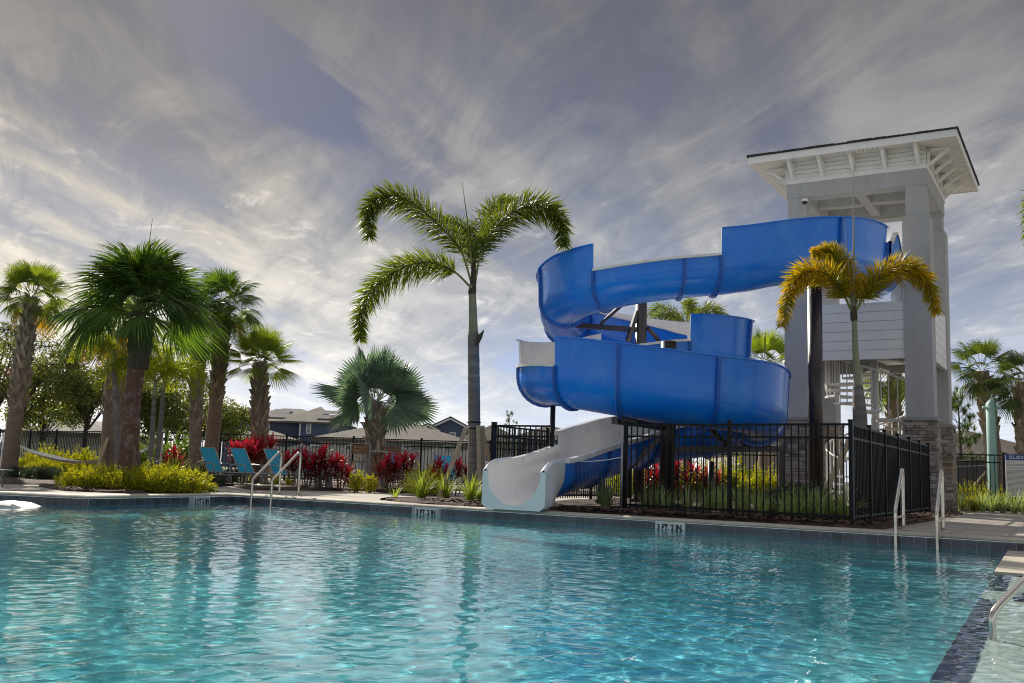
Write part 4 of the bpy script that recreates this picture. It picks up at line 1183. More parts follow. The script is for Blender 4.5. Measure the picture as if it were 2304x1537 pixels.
feather(tall, d3((1068, 640, YT), (1085, 560, YT - .1), (1125, 500, YT - .25), (1180, 465, YT - .4), (1232, 468, YT - .5), (1262, 500, YT - .55), (1268, 555, YT - .6)), .64, 120, mats, 3, 10)
feather(tall, d3((1066, 640, YT), (1072, 560, YT + .3), (1090, 500, YT + .7), (1120, 455, YT + 1.1), (1160, 450, YT + 1.5)), .58, 90, mats, 4, 7)
feather(tall, d3((1064, 640, YT), (1060, 560, YT + .4), (1040, 510, YT + .9), (1000, 490, YT + 1.4)), .5, 80, mats, 5, 6)
MB().tube(d3((1064, 620, YT), (1052, 500, YT), (1040, 410, YT)), [.03, .016, .004], 6).build('spear', M['petiole'], tall)
# braces of the tall palm
br = empty('palm_brace', b0 + Vector((.02, 0, 0)), 'timber props and straps round the tall feather palm', 'brace')
for foot, hd in ((G(985, 1126), D(1049, 962, YT - .25)), (XY(1128, 20.6), D(1082, 962, YT + .1)), (XY(1079, 19.6), D(1076, 958, YT - .2)), (XY(1088, 19.9), D(1086, 958, YT - .1))):
    MB().beam(foot, hd, .085, .085, Vector((0, 1, .2))).build('timber', M['stake'], br)
for yy in (952, 966):
    q_ = D(1066.6, yy, YT); MB().tube([q_, q_ + ZUP * .03], .142, 14).build('strap', M['black'], br, True)
# young golden feather palm inside the fence
YF = 16.7
b0 = XY(1946, YF)
yg = empty('palm_tree', b0, 'young palm with golden feathery fronds at the fence corner by the tower', 'palm')
trunk(yg, [b0, D(1936, 960, YF), D(1930, 868, YF)], [.13, .128, .115, .085], M['ringtrunk'], 16, jitter=.02)
trunk(yg, [D(1930, 872, YF), D(1925, 790, YF), D(1922, 712, YF)], [.068, .058, .05, .045], M['shaft'], 12, 'crownshaft', .01, 16)
trunk(yg, [D(1922, 722, YF), D(1921, 708, YF), D(1920, 690, YF)], [.055, .06, .04], M['fiber'], 10, 'fibre_collar', .1, 8)
mats = [M['feathergold'], M['petiole']]
feather(yg, d3((1916, 700, YF), (1896, 660, YF - .1), (1862, 618, YF - .2), (1815, 612, YF - .3), (1778, 650, YF - .35), (1760, 735, YF - .4)), .47, 105, mats, 6, 10)
feather(yg, d3((1918, 698, YF), (1912, 650, YF + .1), (1895, 600, YF + .25), (1865, 565, YF + .4), (1830, 570, YF + .5)), .45, 100, mats, 7, 10)
feather(yg, d3((1926, 700, YF), (1948, 662, YF - .1), (1985, 615, YF - .2), (2038, 602, YF - .3), (2082, 630, YF - .35), (2108, 705, YF - .4)), .47, 105, mats, 8, 10)
feather(yg, d3((1922, 698, YF), (1930, 660, YF + .3), (1940, 640, YF + .7), (1935, 620, YF + 1.0)), .36, 60, mats, 9, 6)
MB().tube(d3((1921, 715, YF), (1921, 560, YF), (1920, 372, YF)), [.024, .017, .003], 6).build('spear', M['shaft'], yg)
MB().tube(d3((1919, 715, YF), (1910, 600, YF), (1899, 488, YF)), [.016, .011, .003], 6).build('spear', M['shaft'], yg)
pb = empty('palm_brace', XY(1838, 16.5), 'timber prop leaning on the young golden palm', 'brace')
MB().beam(XY(1828, 16.4), D(1914, 985, YF + .05), .075, .085, Vector((0, 1, .2))).build('timber', M['stake'], pb)
# feather palms: cluster behind the big fan palm, and one behind the slide
def foxtail(label, base, crown_p, r, n, L, seed, mats, reach=1.3):
    rnd = random.Random(seed); root = empty('palm_tree', base, label, 'palm')
    tp = crown_p - ZUP * .35
    trunk(root, [base, base + (tp - base) * .5 + Vector((.03, 0, 0)), tp], [r * 1.25, r, r * .9, r * .7], M['ringtrunk'], 12, jitter=.02)
    trunk(root, [tp, tp + (crown_p - tp) * .5, crown_p], [r * .75, r * .7, r * .5], M['shaft'], 10, 'crownshaft', .01, 8)
    for i in range(n):
        az = i * 2.4 + rnd.uniform(-.3, .3) + seed; d = Vector((math.sin(az), math.cos(az), 0)); k = reach * rnd.uniform(.85, 1.1); up = rnd.uniform(.35, .75)
        pts = [crown_p, crown_p + d * k * .3 + ZUP * up * .55 * k, crown_p + d * k * .65 + ZUP * up * .72 * k, crown_p + d * k * .95 + ZUP * up * .4 * k, crown_p + d * k * 1.12 - ZUP * k * .25]
        feather(root, pts, L, 60, mats, seed * 10 + i, 5)
    return root
ml = [M['featherlime'], M['petiole']]
foxtail('lime foxtail palm left of the big fan trunk', XY(268, 24), D(258, 800, 24), .085, 7, .34, 1, ml, 1.05)
foxtail('lime foxtail palm with slim trunk right of the big fan trunk', XY(330, 24.5), D(350, 862, 24.5), .07, 6, .36, 2, ml, 1.15)
foxtail('slim lime foxtail palm nearest the white post', XY(345, 25.3), D(370, 850, 25.3), .07, 7, .36, 4, ml, 1.3)
foxtail('feather palm crown showing through the gap of the slide', XY(1545, 30), D(1545, 735, 30), .14, 7, .42, 5, [M['feather'], M['petiole']], 1.3)
# palm just outside the right edge whose frond tips enter the frame
rb = XY(2478, 14); rt = rb + ZUP * 4.15
ro = empty('palm_tree', rb, 'palm frond tips reaching in at the upper right edge', 'palm')
trunk(ro, [rb, rb + ZUP * 2.3, rt], [.15, .13, .11], M['ringtrunk'], 12)
for i in range(7):
    az = -1.5 + i * .9; d = Vector((math.sin(az), math.cos(az), 0)); k = .80
    feather(ro, [rt, rt + d * k * .3 + ZUP * .7, rt + d * k * .7 + ZUP * 1.0, rt + d * k * 1.02 + ZUP * .8, rt + d * k * 1.1 + ZUP * .1], .3, 60, [M['feather'], M['petiole']], 60 + i, 4)

# ------------------------------------------------------------------ shrubs and ground plants
def bush_mesh(rx, ry, rz, n, lf, seed, sprigs=40, sl=.22, name='foliage', mats=None, asp=.45, hollow=.25):
    rnd = random.Random(seed); mb = MB()
    lob = [(rnd.uniform(-.6, .6), rnd.uniform(-.6, .6), rnd.uniform(.2, .9), rnd.uniform(.35, .6)) for _ in range(9)]
    def leafq(p, d, l):
        s = d.cross(Vector((rnd.uniform(-1, 1), rnd.uniform(-1, 1), rnd.uniform(-1, 1))))
        if s.length < .05: return
        s.normalize(); w = l * asp * .5; m_ = p + d * l * .5 + s.cross(d) * (l * .08)
        mb.add([p, m_ + s * w, p + d * l, m_ - s * w], [(0, 1, 2, 3)], 0)
    for _ in range(n):
        if rnd.random() < .65:
            cx_, cy_, cz_, r = rnd.choice(lob); a, b = rnd.uniform(0, 2 * PI), math.acos(rnd.uniform(-.5, 1)); q = r * rnd.random() ** .3
            p = Vector((cx_ + q * math.sin(b) * math.cos(a), cy_ + q * math.sin(b) * math.sin(a), cz_ * .75 + q * math.cos(b) * .6))
        else:
            a, b = rnd.uniform(0, 2 * PI), math.acos(rnd.uniform(0, 1)); q = (hollow + (1 - hollow) * rnd.random()) * (.86 + .1 * math.sin(5 * a + seed))
            p = Vector((q * math.sin(b) * math.cos(a), q * math.sin(b) * math.sin(a), q * math.cos(b)))
        p = Vector((p.x * rx, p.y * ry, max(.03, p.z * rz)))
        d = (Vector((p.x / rx, p.y / ry, p.z / rz * .6 + .4)) + Vector((rnd.gauss(0, .6), rnd.gauss(0, .6), rnd.gauss(0, .5)))).normalized()
        leafq(p, d, lf * rnd.uniform(.7, 1.25))
    for _ in range(sprigs):
        a = rnd.uniform(0, 2 * PI); b = math.acos(rnd.uniform(.1, 1)); q = .86
        p = Vector((q * math.sin(b) * math.cos(a) * rx, q * math.sin(b) * math.sin(a) * ry, q * math.cos(b) * rz))
        d = (p.normalized() + Vector((rnd.gauss(0, .25), rnd.gauss(0, .25), rnd.uniform(.5, 1.2)))).normalized(); L = sl * rnd.uniform(.6, 1.4)
        for k in range(9):
            q = p + d * (L * k / 9)
            for s_ in range(2):
                leafq(q, (d * .7 + Vector((rnd.gauss(0, .7), rnd.gauss(0, .7), rnd.gauss(0, .3)))).normalized(), lf * rnd.uniform(.8, 1.2) * (1 - .05 * k))
    return mb.mesh(name, mats)
def stems_mesh(r, h, n, seed):
    rnd = random.Random(seed); mb = MB()
    for _ in range(n):
        a = rnd.uniform(0, 2 * PI); d = Vector((math.cos(a), math.sin(a), 0)); k = r * rnd.uniform(.3, .9)
        mb.tube([Vector((0, 0, 0)) + d * .05, d * k * .5 + ZUP * h * .5, d * k + ZUP * h], [.014, .009, .004], 5)
    return mb.mesh('stems', [M['bark']])
BUSH = {}
def bush(key, loc, label, cat, group, rz=None, sc=1.0, name='shrub'):
    if key not in BUSH: raise KeyError(key)
    vars_ = BUSH[key]; me, sm = random.choice(vars_)
    r = empty(name, (0, 0, 0), label, cat, group)
    link('foliage', me, r); link('stems', sm, r)
    r.location = Vector(loc); r.rotation_euler = (0, 0, rr(0, 6.28) if rz is None else rz)
    r.scale = (sc, sc, sc) if isinstance(sc, (int, float)) else sc
    return r
def bushset(key, mat, rx, ry, rz, n, lf, k=2, **kw):
    BUSH[key] = [(bush_mesh(rx, ry, rz, n, lf, 100 + i + len(BUSH) * 7, mats=[M[mat]], **kw), stems_mesh(min(rx, ry), rz * .8, 9, i)) for i in range(k)]
bushset('gold', 'gold', .52, .52, .44, 5200, .050, 3, sprigs=46, sl=.15)
bushset('upright', 'goldpale', .17, .17, .52, 420, .085, 2, sprigs=16, sl=.2, asp=.38)
bushset('goldlight', 'goldpale', .36, .36, .62, 900, .085, 2, sprigs=26, sl=.28, asp=.38)
bushset('dark', 'bushdark', .5, .5, .52, 3000, .050, 2, sprigs=14, sl=.1, asp=.6)
bushset('hedge', 'gold', .8, .7, .8, 5200, .075, 2, sprigs=70, sl=.3)
bushset('tropic', 'tropic', .8, .8, 1.3, 1500, .20, 1, sprigs=20, sl=.5, asp=.3)
GB = 'golden shrubs packed round the big fan palm'
for px, Y, s, dz in ((185, 18.75, 1.0, 0), (228, 18.55, .95, 0), (272, 18.45, .92, 0), (318, 18.45, .95, 0), (362, 18.6, 1.02, 0), (405, 18.95, 1.08, 0),
                     (195, 19.5, 1.05, 0), (240, 19.3, .95, 0), (345, 19.2, 1.2, 0), (392, 19.8, 1.15, 0), (425, 19.5, .95, 0), (300, 20.0, 1.0, 0), (250, 20.2, 1.1, 0), (368, 20.4, 1.2, 0)):
    bush('gold', XY(px, Y), 'golden-leaved shrub in the packed bed round the big fan palm', 'shrub', GB, sc=s)
HG = 'golden hedge shrubs by the left fence'
for px, Y, s in ((70, 29, .8), (105, 29.5, 1.0), (140, 30, .95), (175, 30, 1.0), (208, 29.8, .95), (238, 29.4, .85), (272, 29.6, .8), (120, 28, .75), (90, 27.2, .65)):
    bush('hedge', XY(px, Y), 'loose golden shrub in the row behind the hammock', 'shrub', HG, sc=s)
for px, Y, s in ((40, 24.3, .66), (72, 23.6, .66), (100, 23.2, .68), (128, 23.3, .66), (150, 23.2, .64), (60, 25.2, .7), (20, 25.5, .66), (86, 24.2, .7), (116, 24.0, .7)):
    bush('dark', XY(px, Y), 'low dark glossy shrub beneath the hammock', 'shrub', 'dark shrubs under the hammock', sc=s)
for px, Y, s in ((450, 23.3, .9), (472, 23.6, .85), (488, 24.2, .75), (520, 28.2, 1.1), (455, 28.4, 1.2)):
    bush('dark', XY(px, Y), 'low dark glossy shrub beside the first teal lounger', 'shrub', 'dark shrubs by the loungers', sc=s * .78)
bush('tropic', XY(395, 31), 'bright green leafy plant behind the white hammock post', 'shrub', None, sc=1.0, name='tropical_plant')
bush('tropic', XY(335, 31.2), 'pale variegated leafy plant between the slim foxtail trunks', 'shrub', None, sc=.9, name='tropical_plant')
for px, Y, s, lb in ((618, 23.4, .62, 'small yellow shrub behind the left pool handrails'), (648, 23.6, .55, 'small yellow shrub between the handrail and the red plants'),
                     (800, 23.3, .95, 'upright yellow shrub left of its twin below the slatted bar chair'), (832, 23.2, .82, 'upright yellow shrub right of its twin, next to the red plants'),
                     (945, 22.6, .95, 'yellow shrub behind the strap-leaf clump, left one'), (972, 22.4, .95, 'yellow shrub behind the strap-leaf clump, right one'),
                     (565, 29.5, .7, 'yellow shrub among the red plants at the palm foot')):
    bush('upright' if px in (800, 832, 618, 648) else 'goldlight', XY(px, Y), lb, 'shrub', None, sc=s)
for px, Y, s in ((1440, 26.5, 1.1), (1500, 27, 1.2), (1560, 26.5, 1.2), (1610, 26.8, 1.2), (1660, 27, 1.3), (1715, 26.2, 1.1)):
    bush('hedge', XY(px, Y), 'sunlit yellow shrub at the back of the slide garden', 'shrub', 'yellow shrubs behind the slide', sc=s)
for px, Y, s in ((2165, 27.6, .85), (2200, 27.4, .8), (2238, 27.2, .85), (2262, 27.3, .7)):
    bush('hedge', XY(px, Y), 'yellow-green shrub behind the fence by the rules sign', 'shrub', 'shrubs behind the right fence', sc=s)
bush('goldlight', XY(2192, 25.0), 'small orange-yellow shrub among the strap leaves on the right', 'shrub', None, sc=.62)
bush('dark', XY(1805, 16.4), 'dark broad-leaved shrub at the foot of the tall brown post', 'shrub', None, sc=1.25)
bush('dark', XY(1775, 16.8), 'dark shrub left of the tall brown post', 'shrub', None, sc=1.1)

def strap_mesh(n, L, w, seed, mats, h=.5, name='leaves'):
    rnd = random.Random(seed); mb = MB()
    for i in range(n):
        az = rnd.uniform(0, 2 * PI); d = Vector((math.cos(az), math.sin(az), 0)); s = Vector((-d.y, d.x, 0)); l = L * rnd.uniform(.6, 1.15); lean = rnd.uniform(.15, 1.3)
        b = d * rnd.uniform(0, .07); pts = []; 
        for k in range(6):
            t = k / 5; ang = lean * (.35 + 1.15 * t * t)
            pts.append(b if k == 0 else pts[-1] + (d * math.sin(min(ang, 2.2)) + ZUP * math.cos(min(ang, 2.2))) * (l / 5))
        ww = [w * .6, w, w, w * .85, w * .55, .001]; vs_ = []
        for k, p in enumerate(pts): vs_ += [p - s * ww[k] * .5, p + ZUP * (-.15 * ww[k]), p + s * ww[k] * .5]
        mb.add(vs_, [(3 * k + q, 3 * k + q + 1, 3 * k + q + 4, 3 * k + q + 3) for k in range(5) for q in (0, 1)], 0)
    return mb.mesh(name, mats)
STRAP = {k: [strap_mesh(n_, L_, w_, q + 5, [M[m_]]) for q in range(2)] for k, n_, L_, w_, m_ in (('pale', 95, .62, .017, 'strap'), ('lime', 85, .62, .02, 'straplime'), ('small', 16, .4, .016, 'straplime'))}
def strap(key, loc, label, group=None, sc=1.0):
    r = empty('strap_leaf_plant', (0, 0, 0), label, 'plant', group); link('leaves', random.choice(STRAP[key]), r)
    r.location = Vector(loc); r.rotation_euler = (0, 0, rr(0, 6)); r.scale = (sc, sc, sc)
strap('lime', XY(947, 18.9), 'large lime strap-leaf clump left of the timber prop', None, 1.12)
strap('lime', XY(1003, 19.6), 'darker strap-leaf clump between the timber prop and the tall palm', None, .95)
strap('lime', XY(1058, 18.2), 'strap-leaf clump beside the left side of the slide exit', None, .95)
strap('lime', XY(1082, 18.9), 'strap-leaf clump half hidden behind the slide exit', None, .9)
strap('small', XY(888, 18.9), 'tiny sparse strap-leaf plant at the mulch tip', None, 1.0)
SG = 'strap-leaf clumps inside the slide fence'
for px, Y, s in ((1362, 17.2, 1.0), (1455, 17.3, .85), (1500, 17.0, .8), (1545, 17.2, .85), (1590, 16.6, .95), (1632, 16.3, .95), (1672, 16.0, 1.05), (1712, 15.9, .9),
                 (1765, 15.6, .8), (1795, 15.2, .95), (1822, 15.3, 1.0), (1850, 15.0, 1.05), (1880, 15.1, 1.0), (1902, 14.9, .95), (1745, 17.0, .9), (1480, 18.4, .9), (1610, 18.4, .9)):
    strap('pale', XY(px, Y), 'variegated strap-leaf clump inside the black slide fence', SG, s * .98)
for px, Y, s in ((2162, 25.3, .9), (2180, 25.0, .85), (2210, 24.8, .9), (2232, 24.5, .95), (2256, 24.3, .95), (2282, 24.0, 1.0), (2305, 23.7, 1.0)):
    strap('pale', XY(px, Y), 'pale strap-leaf clump along the mulch by the rules sign', 'strap-leaf clumps by the rules sign', s)

# red ti plants
def ti_parts(seed, n, h0, h1, r, pink):
    rnd = random.Random(seed); stem = MB(); lv = MB()
    for i in range(n):
        a = i * 2.4 + rnd.uniform(-.4, .4); k = r * math.sqrt((i + .3) / n); base = Vector((math.cos(a) * k * .35, math.sin(a) * k * .35, 0)); h = rnd.uniform(h0, h1)
        top = Vector((math.cos(a) * k, math.sin(a) * k, h)); stem.tube([base, base * .5 + top * .5 + ZUP * .03, top], [.018, .014, .012], 5)
        m_ = 26; pk = rnd.random() < pink
        for q in range(m_):
            t = q / m_; el = 1.42 - 1.75 * t + rnd.uniform(-.15, .15); az = q * 2.4 + rnd.uniform(-.3, .3); L = .26 + .16 * math.sin(PI * min(1, .25 + t)) + rnd.uniform(-.05, .05); w = .026 + .012 * rnd.random()
            p = top - ZUP * (.22 * t); d = Vector((math.cos(az), math.sin(az), 0)); s = Vector((-d.y, d.x, 0)); vs_ = []; c = p
            for j in range(5):
                u = j / 4; e = el - .9 * u * u * (.5 + t)
                if j: c = c + (d * math.cos(e) + ZUP * math.sin(e)) * (L / 4)
                ww = w * (.45, .95, 1.05, .7, .03)[j]; vs_ += [c - s * ww + ZUP * ww * .35, c, c + s * ww + ZUP * ww * .35]
            mi = 0 if (t < .24 and pk) else (1 if t < .45 else (2 if rnd.random() < .65 else 1))
            lv.add(vs_, [(3 * j + y, 3 * j + y + 1, 3 * j + y + 4, 3 * j + y + 3) for j in range(4) for y in (0, 1)], mi)
    return stem.mesh('stems', [M['ti_stem']]), lv.mesh('leaves', [M['ti_pink'], M['ti_red'], M['ti_dark']])
TI = [ti_parts(1, 6, .6, 1.05, .40, .9), ti_parts(2, 6, .55, .95, .38, .4), ti_parts(3, 6, .5, 1.15, .33, .8)]
for px, Y, k, s, lb in ((390, 24.6, 2, .98, 'red ti plant by the white hammock post'), (545, 28.6, 0, 1.28, 'red ti plant behind the second lounger, left clump'), (580, 28.4, 0, 1.34, 'red ti plant at the foot of the palm before the blue house'),
                        (660, 24.6, 0, .98, 'pink-tipped ti plant right behind the handrails'), (690, 24.2, 1, .95, 'low maroon ti plant in the middle of the long red row'), (722, 24.0, 2, 1.12, 'tallest red ti plant in the long red row'),
                        (765, 23.9, 2, .95, 'pink-topped ti plant at the right end of the long red row'), (868, 23.9, 1, .98, 'red ti plant right of the two upright yellow shrubs'), (905, 24.0, 1, 1.02, 'orange-red ti plant right of centre behind strap leaves'),
                        (982, 22.7, 2, .92, 'red ti plant behind the timber prop, left of the tall palm'), (1022, 23.2, 0, .85, 'small red ti plant just left of the tall palm trunk'),
                        (1470, 25.5, 1, 1.0, 'red ti plant seen beneath the slide, left of the brown post'), (1530, 25.2, 1, 1.1, 'red ti plant seen beneath the slide, right of the brown post'), (1590, 25.8, 1, 1.0, 'red ti plant under the right part of the slide')):
    r = empty('ti_plant', (0, 0, 0), lb, 'plant', 'red ti plants'); link('stems', TI[k][0], r); link('leaves', TI[k][1], r)
    r.location = XY(px, Y); r.rotation_euler = (0, 0, rr(0, 6)); r.scale = (s * .84, s * .84, s * .82)
# strap-leaf yellow plant inside the golden bed
strap('lime', XY(392, 19.9), 'broad yellow-green strap plant poking from the golden bed', None, 1.25)

# ------------------------------------------------------------------ broadleaf trees and pines
def tree(label, base, h, r, n, lf, seed, mat='treeleaf', name='tree', cz=.62, open_=.0, dots=None, group=None, flat=.8):
    rnd = random.Random(seed); root = empty(name, base, label, 'tree', group)
    br = MB(); lv = MB(); top = base + ZUP * h * .55
    br.tube(bez([base, base + ZUP * h * .3 + Vector((rnd.uniform(-.2, .2), 0, 0)), top], 10), [.024 * h * (1 - .06 * i) for i in range(11)], 8)
    cl = []
    for i in range(26):
        a = i * 2.4; b = rnd.uniform(-.35, 1); k = r * rnd.uniform(.35, .95); c = base + ZUP * h * cz + Vector((math.cos(a) * k, math.sin(a) * k, (h * (1 - cz) - .3) * b * (1 - .35 * (k / r) ** 2)))
        cl.append((c, rnd.uniform(.28, .5) * r * .75)); s = base + ZUP * h * rnd.uniform(.28, .55)
        br.tube(bez([s, (s + c) / 2 + ZUP * .15 * r, c], 6), [.007 * h * (1 - .12 * q) for q in range(7)], 5)
        for q in range(5):
            e = c + Vector((rnd.gauss(0, .5), rnd.gauss(0, .5), rnd.gauss(.1, .35))) * cl[-1][1] * 1.3; br.tube([c, e], [.004 * h, .0015 * h], 4)
    def lq(mbx, p, l):
        d = Vector((rnd.gauss(0, 1), rnd.gauss(0, 1), rnd.gauss(-.1, .8))).normalized(); s = d.cross(Vector((rnd.gauss(0, 1), rnd.gauss(0, 1), rnd.gauss(0, 1)))).normalized()
        mbx.add([p, p + d * l * .5 + s * l * .25, p + d * l, p + d * l * .5 - s * l * .25], [(0, 1, 2, 3)])
    for i in range(int(n * 1.7)):
        c, rad = cl[i % len(cl)]; v = Vector((rnd.gauss(0, 1), rnd.gauss(0, 1), rnd.gauss(0, 1))).normalized() * rad * rnd.random() ** .45; v.z *= flat
        lq(lv, c + v, lf * rnd.uniform(.6, 1.3))
    br.build('trunk', M['bark'], root, True); lv.build('crown', [M[mat]], root)
    if dots:
        dm = MB()
        for i in range(dots):
            c, rad = rnd.choice(cl[:9]); o_ = c + Vector((rnd.gauss(0, .5), rnd.gauss(0, .5), rnd.gauss(0, .5))) * rad
            for q in range(7): lq(dm, o_ + Vector((rnd.gauss(0, .1), rnd.gauss(0, .1), rnd.gauss(0, .1))), lf * .8)
        dm.build('red_leaves', [M['redleafdot']], root)
    return root
tree('sparse tree with a few red leaves behind the left-edge palm', XY(30, 41), 6.0, 2.6, 3600, .13, 1, dots=26, open_=.4)
tree('thin tree at the far left edge beyond the fence', XY(-30, 43), 6.6, 2.4, 3600, .14, 2)
tree('dense dark green tree behind the fence, left of the big fan palm', XY(190, 42), 5.4, 2.5, 9000, .15, 3)
tree('dark green tree directly behind the big fan palm', XY(262, 44), 4.8, 2.3, 8000, .15, 4)
tree('low rounded tree between the hammock post and the smooth palm', XY(395, 45), 3.8, 2.4, 7500, .14, 5)
tree('low bushy tree left of the blue house', XY(470, 47), 3.6, 2.2, 4500, .15, 6)
tree('dark tree low behind the fence near the left edge', XY(90, 50), 4.2, 2.5, 5000, .16, 8)
def pine(label, base, h, r, seed, n=26):
    rnd = random.Random(seed); root = empty('pine_tree', base, label, 'tree'); br = MB(); nd = MB()
    br.tube([base, base + ZUP * h * .5 + Vector((.05, 0, 0)), base + ZUP * h * .96], [.018 * h, .013 * h, .005 * h], 7)
    for i in range(n):
        t = .3 + .7 * (i / (n - 1)); a = i * 2.4; k = r * (1.25 - t) * rnd.uniform(.6, 1.2) if t < .98 else .02
        c = base + ZUP * h * t + Vector((math.cos(a) * k, math.sin(a) * k, k * .35)); br.tube([base + ZUP * h * (t - .06), c], [.004 * h, .002 * h], 4)
        for j in range(3):
            c2 = c + Vector((rnd.gauss(0, 1), rnd.gauss(0, 1), rnd.gauss(0, .6))) * r * .16
            for q in range(130):
                d = Vector((rnd.gauss(0, 1), rnd.gauss(0, 1), rnd.gauss(.5, .8))).normalized(); l = r * .24 * rnd.uniform(.7, 1.2); s = d.cross(ZUP).normalized() * .0042 * r * 1.4
                nd.add([c2 - s, c2 + s, c2 + d * l], [(0, 1, 2)])
    br.build('trunk', M['bark'], root, True); nd.build('crown', [M['needle']], root)
pine('dark pine tree right of the tower, behind the fence', XY(2162, 38), 4.0, 1.25, 1, 30)
pine('tiny pine top above the roofs left of the slide', XY(1141, 62), 4.2, .85, 2, 18)
pine('low pine tip right of the tiny pine', XY(1172, 66), 3.0, .6, 3, 12)

# ------------------------------------------------------------------ loungers, bar set, hammock
def lounger_proto():
    r = empty('sun_lounger', (0, 0, 0)); W_ = .58
    zs, bk = .36, R_(58)
    piv = Vector((0, -.05, zs)); btop = piv + Vector((0, -math.cos(bk) * .82, math.sin(bk) * .82)); foot = Vector((0, 1.15, zs - .01))
    def slingm(a, b, sag):
        mb = MB(); k = 8
        for i in range(k):
            t0, t1 = i / k, (i + 1) / k; p0 = a + (b - a) * t0; p1 = a + (b - a) * t1; nrm = (b - a).cross(Vector((1, 0, 0))).normalized()
            f0 = -sag * math.sin(PI * t0); f1 = -sag * math.sin(PI * t1); x = Vector((W_ / 2 - .02, 0, 0)); u = Vector((0, 0, 1))
            q0, q1 = p0 + u * f0, p1 + u * f1; th = nrm * .006
            mb.add([q0 - x + th, q0 + x + th, q1 + x + th, q1 - x + th, q0 - x - th, q0 + x - th, q1 + x - th, q1 - x - th], [(0, 1, 2, 3), (7, 6, 5, 4), (0, 3, 7, 4), (1, 5, 6, 2)])
        mb.add([a - x + th, a + x + th, a + x - th, a - x - th], [(0, 1, 2, 3)]); mb.add([b - x + th, b + x + th, b + x - th, b - x - th], [(3, 2, 1, 0)])
        return mb
    slingm(btop, piv, .015).build('backrest_sling', M['sling'], r); slingm(piv + Vector((0, .03, 0)), foot, .02).build('seat_sling', M['sling'], r)
    fr = MB()
    for s in (-1, 1):
        x = Vector((s * W_ / 2, 0, 0)); fr.tube([btop + x, piv + x, foot + x], .017, 8)
    for p in (btop, piv, foot): fr.tube([p - Vector((W_ / 2, 0, 0)), p + Vector((W_ / 2, 0, 0))], .015, 8)
    fr.build('frame', M['chairframe'], r, True)
    for s in (-1, 1):
        for y in (-.55, .95):
            MB().tube([Vector((s * W_ / 2, y * .9, zs - .02)), Vector((s * W_ / 2, y, 0))], .017, 8).build('leg', M['chairframe'], r, True)
        x = s * (W_ / 2 + .03)
        MB().tube(bez([(x, -.42, .1), (x, -.40, .46), (x, -.34, .57), (x, -.1, .60), (x, .18, .575), (x, .22, .50), (x, .22, .36)], 18), .015, 8, flat=1.3).build('armrest', M['chairframe'], r, True)
        MB().tube([Vector((s * W_ / 2, -.6, zs - .1)), Vector((s * W_ / 2, 1.0, zs - .06))], .014, 6).build('side_rail', M['chairframe'], r, True)
    return r
LP = lounger_proto(); st_ = []
LG = 'teal sun loungers on the deck'
LP['category'] = 'sun lounger'; LP['group'] = LG
for px, Y, rz, lb in ((486, 26.6, -2.1, 'teal sun lounger nearest the smooth brown palm, first from the left'), (556, 26.3, -2.1, 'teal sun lounger standing clear between two others, second from the left'),
                      (632, 26.4, -2.1, 'teal sun lounger seen through the handrails'), (706, 26.0, -2.1, 'teal sun lounger half hidden behind the long red ti row'),
                      (905, 26.6, -2.1, 'teal sun lounger low behind the orange-red ti plant'), (1012, 26.4, -2.5, 'teal sun lounger behind the timber prop'), (-112, 18.35, -1.72, 'teal sun lounger whose foot end enters at the left edge')):
    place(LP, st_, XY(px, Y), rz, .93, lb)
def bar_chair():
    r = empty('bar_chair', (0, 0, 0)); r['category'] = 'bar chair'; r['group'] = 'slatted bar chairs'
    for i in range(3): MB().box((0, -.235, .98 + i * .085), (.50, .02, .072)).build('back_slat', M['slatwood'], r)
    for i in range(5): MB().box((0, -.17 + i * .088, .74), (.48, .075, .02)).build('seat_slat', M['slatwood'], r)
    for x in (-.25, .25):
        MB().tube([(x, -.24, 0), (x, -.23, .74), (x, -.25, 1.22)], .018, 6).build('leg', M['chairframe'], r, True); MB().tube([(x, .24, 0), (x, .22, .95)], .018, 6).build('leg', M['chairframe'], r, True)
        MB().tube([(x, -.24, .95), (x, .23, .95)], .018, 6).build('armrest', M['chairframe'], r, True)
    for a, b in (((-.25, .23, .3), (.25, .23, .3)), ((-.25, -.24, .3), (.25, -.24, .3)), ((-.25, -.25, 1.21), (.25, -.25, 1.21)), ((-.25, .2, .72), (.25, .2, .72)), ((-.25, -.22, .72), (.25, -.22, .72))): MB().tube([a, b], .014, 6).build('crossbar', M['chairframe'], r, True)
    return r
bc = bar_chair(); s2_ = []
place(bc, s2_, XY(806, 26.2), .15, 1.0, 'bar chair with brown slatted back, left of its pair')
place(bc, s2_, XY(880, 27.0), -2.9, 1.0, 'bar chair with grey frame behind the right ti plants')
def table(name, label, c, w, d, h, lw, mat='chairframe'):
    r = empty(name, c, label, 'table')
    MB().box(c + ZUP * (h - .02), (w, d, .04)).build('table_top', M[mat], r)
    for sx in (-1, 1):
        for sy in (-1, 1): MB().box(c + Vector((sx * (w / 2 - lw), sy * (d / 2 - lw), (h - .04) / 2)), (lw, lw, h - .04)).build('leg', M[mat], r)
table('bar_table', 'grey high bar table behind the two upright yellow shrubs', XY(842, 26.6), .75, .75, 1.05, .06)
table('bar_table', 'grey high table top between the ti plants on the right', XY(908, 28.2), .8, .7, 1.12, .05)
table('side_table', 'low grey table with broad legs behind the red ti row', XY(726, 24.7), .48, .6, .45, .10)
